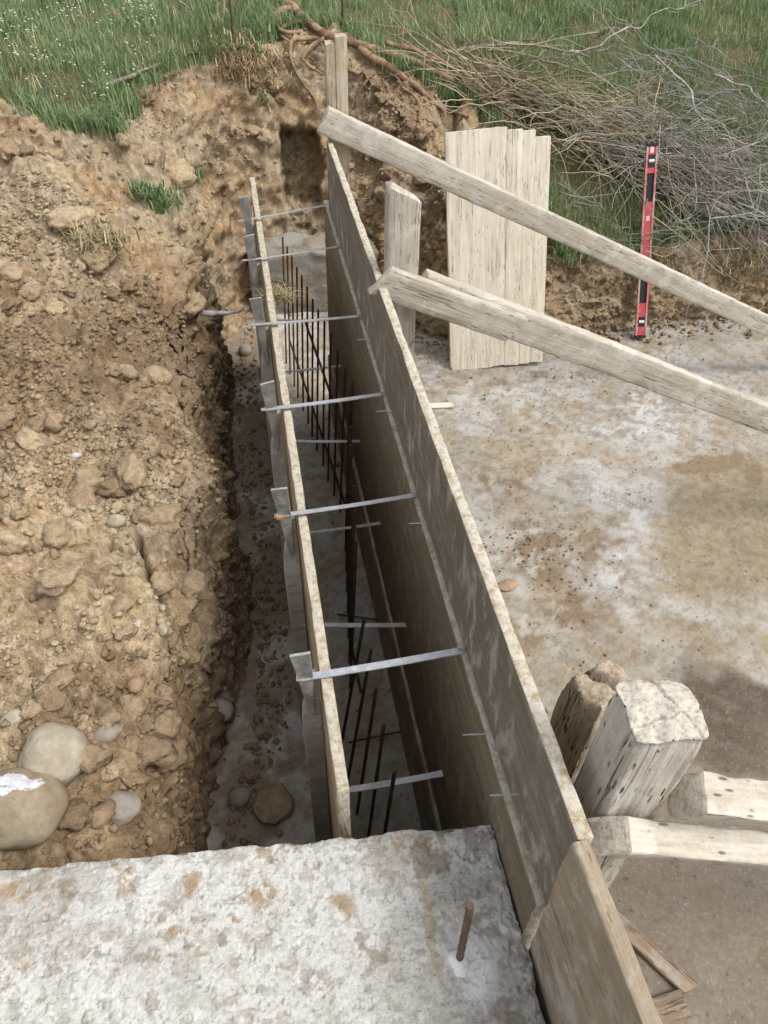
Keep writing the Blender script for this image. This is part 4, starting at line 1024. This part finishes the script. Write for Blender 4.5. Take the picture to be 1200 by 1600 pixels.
for v in pick:
    s = .0022+.0125*random.random()**3.6
    P.append(T2[v]+N2[v]*s*.2+rng.normal(0, .004, 3)*[1, 1, .2]); S.append(np.array([s*random.uniform(.8, 1.4), s, s*random.uniform(.6, 1)])); RT.append(randrot()); TN.append(np.full(len(crp[0][0]), np.clip((c_soil[v].mean()-.12)/.26+random.gauss(0, .13), 0, 1)))
cr = scatter_mesh('soil_crumbs', crp, P, S, RT, M['clod']); tone_attr(cr, np.concatenate(TN))
tag(cr, 'loose crumbs of tan soil strewn over the bank', 'soil crumbs', None, 'stuff')
# dirt crumbs on the slab and in the trench
P = []; S = []; RT = []; TN = []
spots = [((840, 855), .14, 420), ((880, 915), .07, 120), ((700, 565), .15, 260), ((1000, 560), .2, 90), ((820, 600), .3, 220), ((760, 700), .4, 260), ((850, 1000), .3, 160), ((1000, 640), .5, 160)]
for (px, py), r, n in spots:
    c = at(px, py, z=0)
    for k in range(n):
        s = .0012+.0055*random.random()**3.5; P.append(c*[1, 1, 0]+np.array([*rng.normal(0, r, 2)*[1.2, .7], s*.5+.004])); S.append(np.array([s, s*1.2, s*.7])); RT.append(randrot()); TN.append(np.full(len(crp[0][0]), random.random()*.5))
for k in range(1700):
    y = random.uniform(.8, 4.7); xl = np.interp(y, base[:10, 1], base[:10, 0]); x = xl+abs(random.gauss(0, .10))+.02
    if x > .04: x = random.uniform(.09, .36); 
    s = .002+.014*random.random()**4.5; P.append(np.array([x, y, s*.4+.003])); S.append(np.array([s, s*1.2, s*.7])); RT.append(randrot()); TN.append(np.full(len(crp[0][0]), random.random()*.5))
for k in range(900):   # foot of the right-hand bank
    u = random.uniform(.85, 3.8); s = .003+.014*random.random()**3.5
    y = np.interp(u, base[10:, 0], base[10:, 1])-abs(random.gauss(0, .10)); P.append(np.array([u, y, s*.4+.003])); S.append(np.array([s, s*1.2, s*.7])); RT.append(randrot()); TN.append(np.full(len(crp[0][0]), random.random()*.6))
P = np.array(P); keep = [k for k in range(len(P)) if not (P[k][0] > .36 and P[k][0] < .44)]
cr = scatter_mesh('dirt_crumbs', crp, P[keep], [S[k] for k in keep], [RT[k] for k in keep], M['clod']); tone_attr(cr, np.concatenate([TN[k] for k in keep]))
tag(cr, 'brown dirt crumbs scattered over the concrete slab', 'dirt crumbs', None, 'stuff')

# ================================================================== VEGETATION
def blades(name, pts, nrm, hmin, hmax, wid, mat, bend=.5, tones=None, updir=None):
    tips = name
    n = len(pts); h = rng.uniform(hmin, hmax, n); az = rng.uniform(0, 2*np.pi, n)
    dirv = np.stack([np.cos(az), np.sin(az), np.zeros(n)], 1); side = np.stack([-np.sin(az), np.cos(az), np.zeros(n)], 1)
    b = rng.uniform(.15, 1.0, n)*bend
    p1 = pts+np.array([0, 0, 1])*(h*.55)[:, None]+dirv*(h*b*.22)[:, None]
    p2 = pts+np.array([0, 0, 1])*(h*(1-.35*b))[:, None]+dirv*(h*b*.8)[:, None]
    wv = (wid*rng.uniform(.6, 1.3, n))[:, None]*side
    V = np.stack([pts-wv, pts+wv, p1+wv*.75, p1-wv*.75, p2], 1).reshape(-1, 3)
    k = np.arange(n)*5
    Q = np.stack([k, k+1, k+2, k+3], 1); T = np.stack([k+3, k+2, k+4], 1)
    me = bpy.data.meshes.new(name); me.vertices.add(len(V)); me.vertices.foreach_set('co', V.astype(np.float32).ravel())
    lp = np.concatenate([np.concatenate([Q, T], 1).ravel()]).astype(np.int32)
    me.loops.add(len(lp)); me.loops.foreach_set('vertex_index', lp)
    ls = np.stack([np.arange(n)*7, np.arange(n)*7+4], 1).ravel().astype(np.int32)
    me.polygons.add(2*n); me.polygons.foreach_set('loop_start', ls); me.update(calc_edges=True)
    me.materials.append(mat); o = bpy.data.objects.new(name, me); COL.objects.link(o)
    t = rng.random(n) if tones is None else tones
    tone_attr(o, np.repeat(t, 5)); return o
ar = np.linalg.norm(np.cross(T2[TQ[:, 1]]-T2[TQ[:, 0]], T2[TQ[:, 3]]-T2[TQ[:, 0]]), axis=1)
qc = T2[TQ].mean(1); qpx = px_of(qc); qt = turfm[TQ].mean(1)
inv = (qpx[:, 0] > -150) & (qpx[:, 0] < 1350) & (qpx[:, 1] > -130) & (qpx[:, 1] < 520)
def on_quads(wt, n):
    pick = rng.choice(len(TQ), n, p=wt/wt.sum()); a, b = rng.random((n, 1)), rng.random((n, 1)); q = T2[TQ[pick]]
    return (q[:, 0]*(1-a)+q[:, 1]*a)*(1-b)+(q[:, 3]*(1-a)+q[:, 2]*a)*b
clump = np.clip(.5+.9*fbm(qc*[3.5, 3.5, 1], 95, 3), .12, 1.6)
wt = ar*(qt > .6)*inv*clump
gp = on_quads(wt, 230000)
tn = np.clip(.50+.22*fbm(gp*[2.2, 2.2, 1], 97, 2)+rng.normal(0, .17, len(gp)), 0, .9); tn = np.where(rng.random(len(gp)) < .035, .98, tn)
tag(blades('grass', gp, None, .028, .105, .0019, M['grass'], .9, tn), 'green meadow grass on top of the bank', 'grass', None, 'stuff')
# coarser tufts along the turf edge
edge_w = ar*inv*((qt > .02) & (qt < .98))
ep = on_quads(edge_w, 5000); ep = ep+rng.normal(0, .03, ep.shape)*[1, 1, 0]
tag(blades('edge_grass', ep, None, .06, .17, .003, M['grass'], 1.3, np.clip(rng.normal(.45, .2, len(ep)), 0, 1)), 'longer grass hanging over the turf edge', 'grass', None, 'stuff')
# grass on the right-hand slope under the brush and straw mixed in
sp_ = on_quads(ar*(qt > .3)*inv*np.clip(fbm(qc*[2.5, 2.5, 1], 99, 3)+.2, 0, 1), 6000)
tag(blades('dry_grass', sp_, None, .05, .14, .0022, M['straw'], 1.4), 'dry straw stalks among the meadow grass', 'grass', None, 'stuff')
# white flowers in the left meadow
ml = on_quads(ar*(qt > .6)*inv*(qc[:, 0] < -.35)*np.clip(fbm(qc*[2.6, 2.6, 1], 103, 2)+.25+.6*np.clip((-.8-qc[:, 0]), 0, 1), 0, 1), 800)
ml = np.concatenate([ml, on_quads(ar*(qt > .6)*inv*(qc[:, 0] > 2.8), 30)])
fl = []; ff = []; base_i = 0
for p in ml:
    c = p+np.array([0, 0, random.uniform(.06, .13)])
    for k in range(random.randint(1, 3)):
        cc = c+rng.normal(0, .012, 3); r = random.uniform(.004, .007)
        V = [cc+[r*math.cos(t), r*math.sin(t), .002*(t % 2)] for t in np.arange(5)*1.2566]+[cc+[0, 0, .004]]
        fl += V; ff += [(base_i+q, base_i+(q+1) % 5, base_i+5) for q in range(5)]; base_i += 6
o = mesh('white_flowers', np.array(fl), np.array(ff), M['flower'], smooth=False); tone_attr(o, rng.random(len(fl)))
tag(o, 'tiny white wildflowers dotted through the meadow grass', 'flowers', None, 'stuff')
# tufts growing out of the cut bank
def tuft(name, px, py, n, r, h, mat, label, cat='plant', bend=1.5):
    loc, nr = hit(px, py); loc = loc or Vector(at(px, py, z=1.3)); P = np.array(loc)+rng.normal(0, r, (n, 3))*[1, .6, .5]
    P[:, 2] -= .01
    o = blades(name, P, None, h*.4, h, .0035, mat, bend); tag(o, label, cat, None, 'stuff'); return o
for k, (px, py, n, r, h, lab) in enumerate([(250, 320, 320, .055, .10, 'green grass tuft hanging from the left bank'), (225, 300, 160, .035, .08, 'small weed clump above the hanging grass tuft'), (305, 275, 120, .03, .07, 'small green weed beside the clay slab'), (408, 155, 120, .03, .06, 'green weed on the crest near the roots')]):
    tuft('weed_tuft', px, py, n, r, h, M['grass'], lab)
for px, py, n, r, h, lab in [(370, 105, 2200, .13, .07, 'mat of dry straw on the crest of the bank'), (155, 385, 380, .06, .11, 'dry root tuft on the left soil slope'), (1180, 395, 700, .11, .07, 'dry straw mat at the edge of the right bank'), (930, 390, 160, .06, .08, 'dry weed tuft at the edge of the low bank'), (1040, 405, 120, .04, .08, 'dry weed tuft behind the spirit level')]:
    tuft('straw_tuft', px, py, n, r, h, M['straw'], lab, 'dry grass', 2.2)

hq = at(436, 470, z=1.10); o = blades('straw_bundle', hq+rng.normal(0, .02, (160, 3))*[1.3, .8, .4], None, .03, .08, .002, M['straw'], 2.6); tag(o, 'wisp of dry straw caught on the thin panel above the rebar', 'dry grass', None, 'stuff')
# roots, trunk pieces and brush
def path(pxs, lift=.0, n=40, wig=.012, seed=0):
    W = []
    for q in pxs:
        z_off = q[2] if len(q) > 2 else 0
        loc, nr = hit(q[0], q[1])
        loc = loc or Vector(at(q[0], q[1], z=1.45))
        W.append(np.array(loc)+np.array([0, -.3*(lift+z_off), lift+z_off]))
    W = np.array(W); d = np.r_[0, np.cumsum(np.linalg.norm(np.diff(W, axis=0), axis=1))]; s = np.linspace(0, d[-1], n)
    P = np.stack([np.interp(s, d, W[:, k]) for k in range(3)], 1)
    ker = np.array([1, 2, 3, 2, 1])/9.0
    for k in range(3): P[:, k] = np.r_[P[:2, k], np.convolve(P[:, k], ker, 'valid'), P[-2:, k]]
    P += np.stack([vnoise(P*9+seed*3.1, k+seed) for k in range(3)], 1)*wig
    return P
def limb(name, pxs, r0, r1, mat, label, cat, lift=.02, sides=8, seed=0, wig=.012, group=None):
    P = path(pxs, lift, 44, wig, seed); rad = np.linspace(r0, r1, 44)*(1+.18*vnoise(P*22, seed+5))
    V, Fq = tubes([(P, rad, 0)], sides); o = mesh(name, V, Fq, M[mat], sharp=0); tag(o, label, cat, group); return o
limb('tree_root', [(440, 8), (470, 35), (510, 66), (560, 78), (620, 96), (680, 124), (745, 148), (800, 160)], .028, .016, 'root', 'thick torn brown root trunk lying along the crest', 'root', .04, 10, 1)
limb('tree_root', [(560, 82), (600, 110), (650, 142), (690, 175), (730, 188)], .024, .010, 'root', 'lower root limb dropping behind the wide board', 'root', .03, 9, 2)
limb('tree_root', [(530, 70), (490, 68), (455, 72), (452, 100), (470, 130), (490, 160), (500, 195)], .016, .006, 'root', 'crooked root bending down the bank beside the tall post', 'root', .03, 8, 3)
limb('tree_root', [(505, 72), (480, 85), (470, 100), (490, 118), (505, 130)], .015, .007, 'root', 'short knuckled root left of the tall post', 'root', .04, 8, 4)
limb('tree_root', [(470, 40), (440, 48), (436, 60), (450, 72)], .016, .008, 'root', 'curled root stub at the crest', 'root', .03, 8, 5)
h0 = np.array(hit(300, 492)[0]); W = np.array([h0+[-.1, .02, -.01], h0+[.0, 0, .02], at(330, 489, y=h0[1]-.01), at(352, 492, y=h0[1]-.03), at(381, 482, y=h0[1]-.02)])
tt = np.linspace(0, 4, 40); Pp = np.stack([np.interp(tt, np.arange(5), W[:, k]) for k in range(3)], 1); Pp += np.stack([vnoise(Pp*14, 3+k) for k in range(3)], 1)*.008
V, Fq = tubes([(Pp, np.linspace(.015, .010, 40)*(1+.25*vnoise(Pp*30, 9)), 0)], 9); tag(mesh('tree_root', V, Fq, M['bark2'], sharp=0), 'pale broken root jutting over the trench toward the thin panel', 'root')
limb('tree_root', [(455, 25), (430, 30), (432, 48), (452, 60), (470, 58)], .020, .010, 'root', 'thick curled root at the crest above the burrow', 'root', .03, 9, 13, .02)
limb('tree_root', [(575, 92), (640, 150), (660, 175), (655, 200)], .012, .005, 'root', 'thin root trailing down the bank right of the tall post', 'root', .03, 7, 14, .02)
limb('tree_root', [(600, 78), (660, 98), (700, 118), (730, 150), (770, 186)], .017, .008, 'root', 'upper root limb running into the brush heap', 'root', .06, 8, 15, .02)
limb('tree_root', [(545, 180), (570, 140), (585, 120), (560, 160)], .005, .003, 'root', 'thin rootlet forking beside the tall post', 'root', .04, 6, 16, .02)
limb('tree_root', [(326, 425), (328, 450), (325, 480)], .007, .005, 'bark', 'thin upright root standing from the trench bank', 'root', .02, 6, 7)
limb('branch', [(178, 150), (205, 138), (230, 126), (255, 116)], .012, .008, 'bark', 'bare pale stick lying in the grass at the turf edge', 'stick', .06, 7, 8, .004)
limb('branch', [(250, -5), (270, 8), (300, 36)], .012, .006, 'bark', 'brown stick lying in the grass near the iron rod', 'stick', .07, 7, 9, .006)
limb('branch', [(690, 106, .05), (730, 104, .06), (790, 100, .08), (850, 110, .1), (910, 122, .1)], .013, .006, 'bark', 'long grey branch at the back of the brush heap', 'branch', .05, 8, 10)
limb('branch', [(770, 150, .05), (790, 175, .03), (805, 190, .0)], .008, .005, 'bark', 'short branch poking down behind the wide board', 'branch', .03, 7, 11)
limb('branch', [(625, 80, .0), (632, 55, .1), (640, 38, .18)], .005, .002, 'bark', 'upright twig standing by the root trunk', 'branch', .02, 6, 12)
def brush(name, spine, n, hgt, spread, lenr, mat, label, seed, rr=(.0022, .0045)):
    r = np.random.default_rng(seed); sp3 = np.array([np.array(hit(*q)[0]) for q in spine]); L = []; tones = []
    dcum = np.r_[0, np.cumsum(np.linalg.norm(np.diff(sp3, axis=0), axis=1))]
    for k in range(n):
        u = r.uniform(-.05, 1.0)*dcum[-1]; c = np.array([np.interp(u, dcum, sp3[:, q]) for q in range(3)])
        u2 = min(u+.2, dcum[-1]); c2 = np.array([np.interp(max(u2, .2), dcum, sp3[:, q]) for q in range(3)]); c1 = np.array([np.interp(max(u2-.2, 0), dcum, sp3[:, q]) for q in range(3)])
        t = c2-c1; t /= max(np.linalg.norm(t), 1e-6); sd2 = np.array([-t[1], t[0], 0]); sd2 /= np.linalg.norm(sd2)
        o_ = r.normal(0, spread); c = c+sd2*o_
        c[2] += (abs(r.normal(0, .5))*hgt)*math.exp(-(o_/(spread*1.4))**2)+.01
        d = t*r.choice([1, 1, 1, -1])+r.normal(0, .42, 3)*[1, 1, .45]; d /= np.linalg.norm(d)
        ln = r.uniform(*lenr); m_ = 9; pts = [c]; 
        for q in range(m_-1):
            d = d+r.normal(0, .17, 3)+np.array([0, 0, -.02]); d /= np.linalg.norm(d); pts.append(pts[-1]+d*ln/(m_-1))
        pts = np.array(pts); r0 = r.uniform(*rr); L.append((pts, r0, r0*.35)); tn_ = r.random(); tones.append(np.full(m_*4+2, tn_))
        if r.random() < .75:
            for z in range(r.integers(1, 4)):
                s0 = pts[r.integers(2, 7)]; d2 = d+r.normal(0, .6, 3); d2 /= np.linalg.norm(d2); l2 = ln*r.uniform(.2, .45); p2 = [s0]
                for q in range(5): d2 = d2+r.normal(0, .2, 3); d2 /= np.linalg.norm(d2); p2.append(p2[-1]+d2*l2/5)
                L.append((np.array(p2), r0*.55, r0*.25)); tones.append(np.full(6*4+2, tn_))
    V, Fq = tubes(L, 4); o = mesh(name, V, Fq, M[mat], sharp=0); tone_attr(o, np.concatenate(tones)); tag(o, label, 'brush', None, 'stuff')
    return o
brush('brown_brush', [(720, 150), (790, 170), (880, 195), (960, 230), (1040, 270), (1100, 300)], 560, .26, .17, (.35, .85), 'twigb', 'heap of brown cut brushwood on the right bank', 5, (.0026, .0055))
brush('grey_brush', [(900, 210), (1000, 250), (1100, 300), (1220, 350)], 460, .28, .20, (.3, .8), 'twigg', 'tangle of grey dead twigs at the right end of the brush heap', 6)
brush('grey_brush', [(960, 90), (1040, 130), (1120, 170), (1230, 240)], 190, .22, .26, (.3, .7), 'twigg', 'loose grey twigs sprawling into the grass behind the heap', 7, (.0018, .0034))
brush('hanging_twigs', [(860, 330), (950, 370), (1060, 360), (1190, 350)], 60, .16, .12, (.25, .6), 'twigg', 'sparse twigs hanging over the low bank by the spirit level', 8, (.0015, .003))
for k, (pp, r0, mt, lab) in enumerate([
    ([(760, 112, .12), (850, 140, .16), (930, 170, .18), (1010, 215, .16), (1070, 260, .12)], .009, 'bark', 'long bent brown branch across the top of the brush heap'),
    ([(800, 175, .10), (880, 200, .16), (970, 250, .14), (1060, 320, .10), (1110, 345, .05)], .008, 'bark', 'branch running through the middle of the brush heap'),
    ([(1010, 130, .14), (1050, 180, .18), (1075, 230, .18), (1120, 270, .14), (1165, 330, .08)], .008, 'bark2', 'pale grey curving branch on the grey twig tangle'),
    ([(1165, 300, .16), (1172, 340, .10), (1168, 380, .04), (1150, 415, .02)], .007, 'bark2', 'grey branch hanging down over the low bank'),
    ([(870, 120, .10), (960, 95, .16), (1020, 75, .2), (1080, 62, .22)], .006, 'bark2', 'thin forked branch sticking back into the grass'),
    ([(1090, 170, .2), (1140, 190, .22), (1195, 240, .2), (1240, 300, .15)], .007, 'bark2', 'grey branch arching at the right end of the heap')]):
    b = limb('branch', pp, r0, r0*.35, mt, lab, 'branch', .03, 7, 30+k, .03)
    Pb = path(pp, .03, 44, .03, 30+k); L = []
    for z in range(5):
        i0 = random.randrange(8, 38); d = Pb[min(i0+3, 43)]-Pb[i0]; d /= np.linalg.norm(d); p = [Pb[i0]]; ln = random.uniform(.12, .35)
        for q in range(6): d = d+rng.normal(0, .28, 3); d /= np.linalg.norm(d); p.append(p[-1]+d*ln/6)
        L.append((np.array(p), r0*.5, r0*.2))
    for z, l in enumerate(L):
        V, Fq = tubes([l], 5); mesh('twig', V, Fq, M[mt], b, sharp=0)
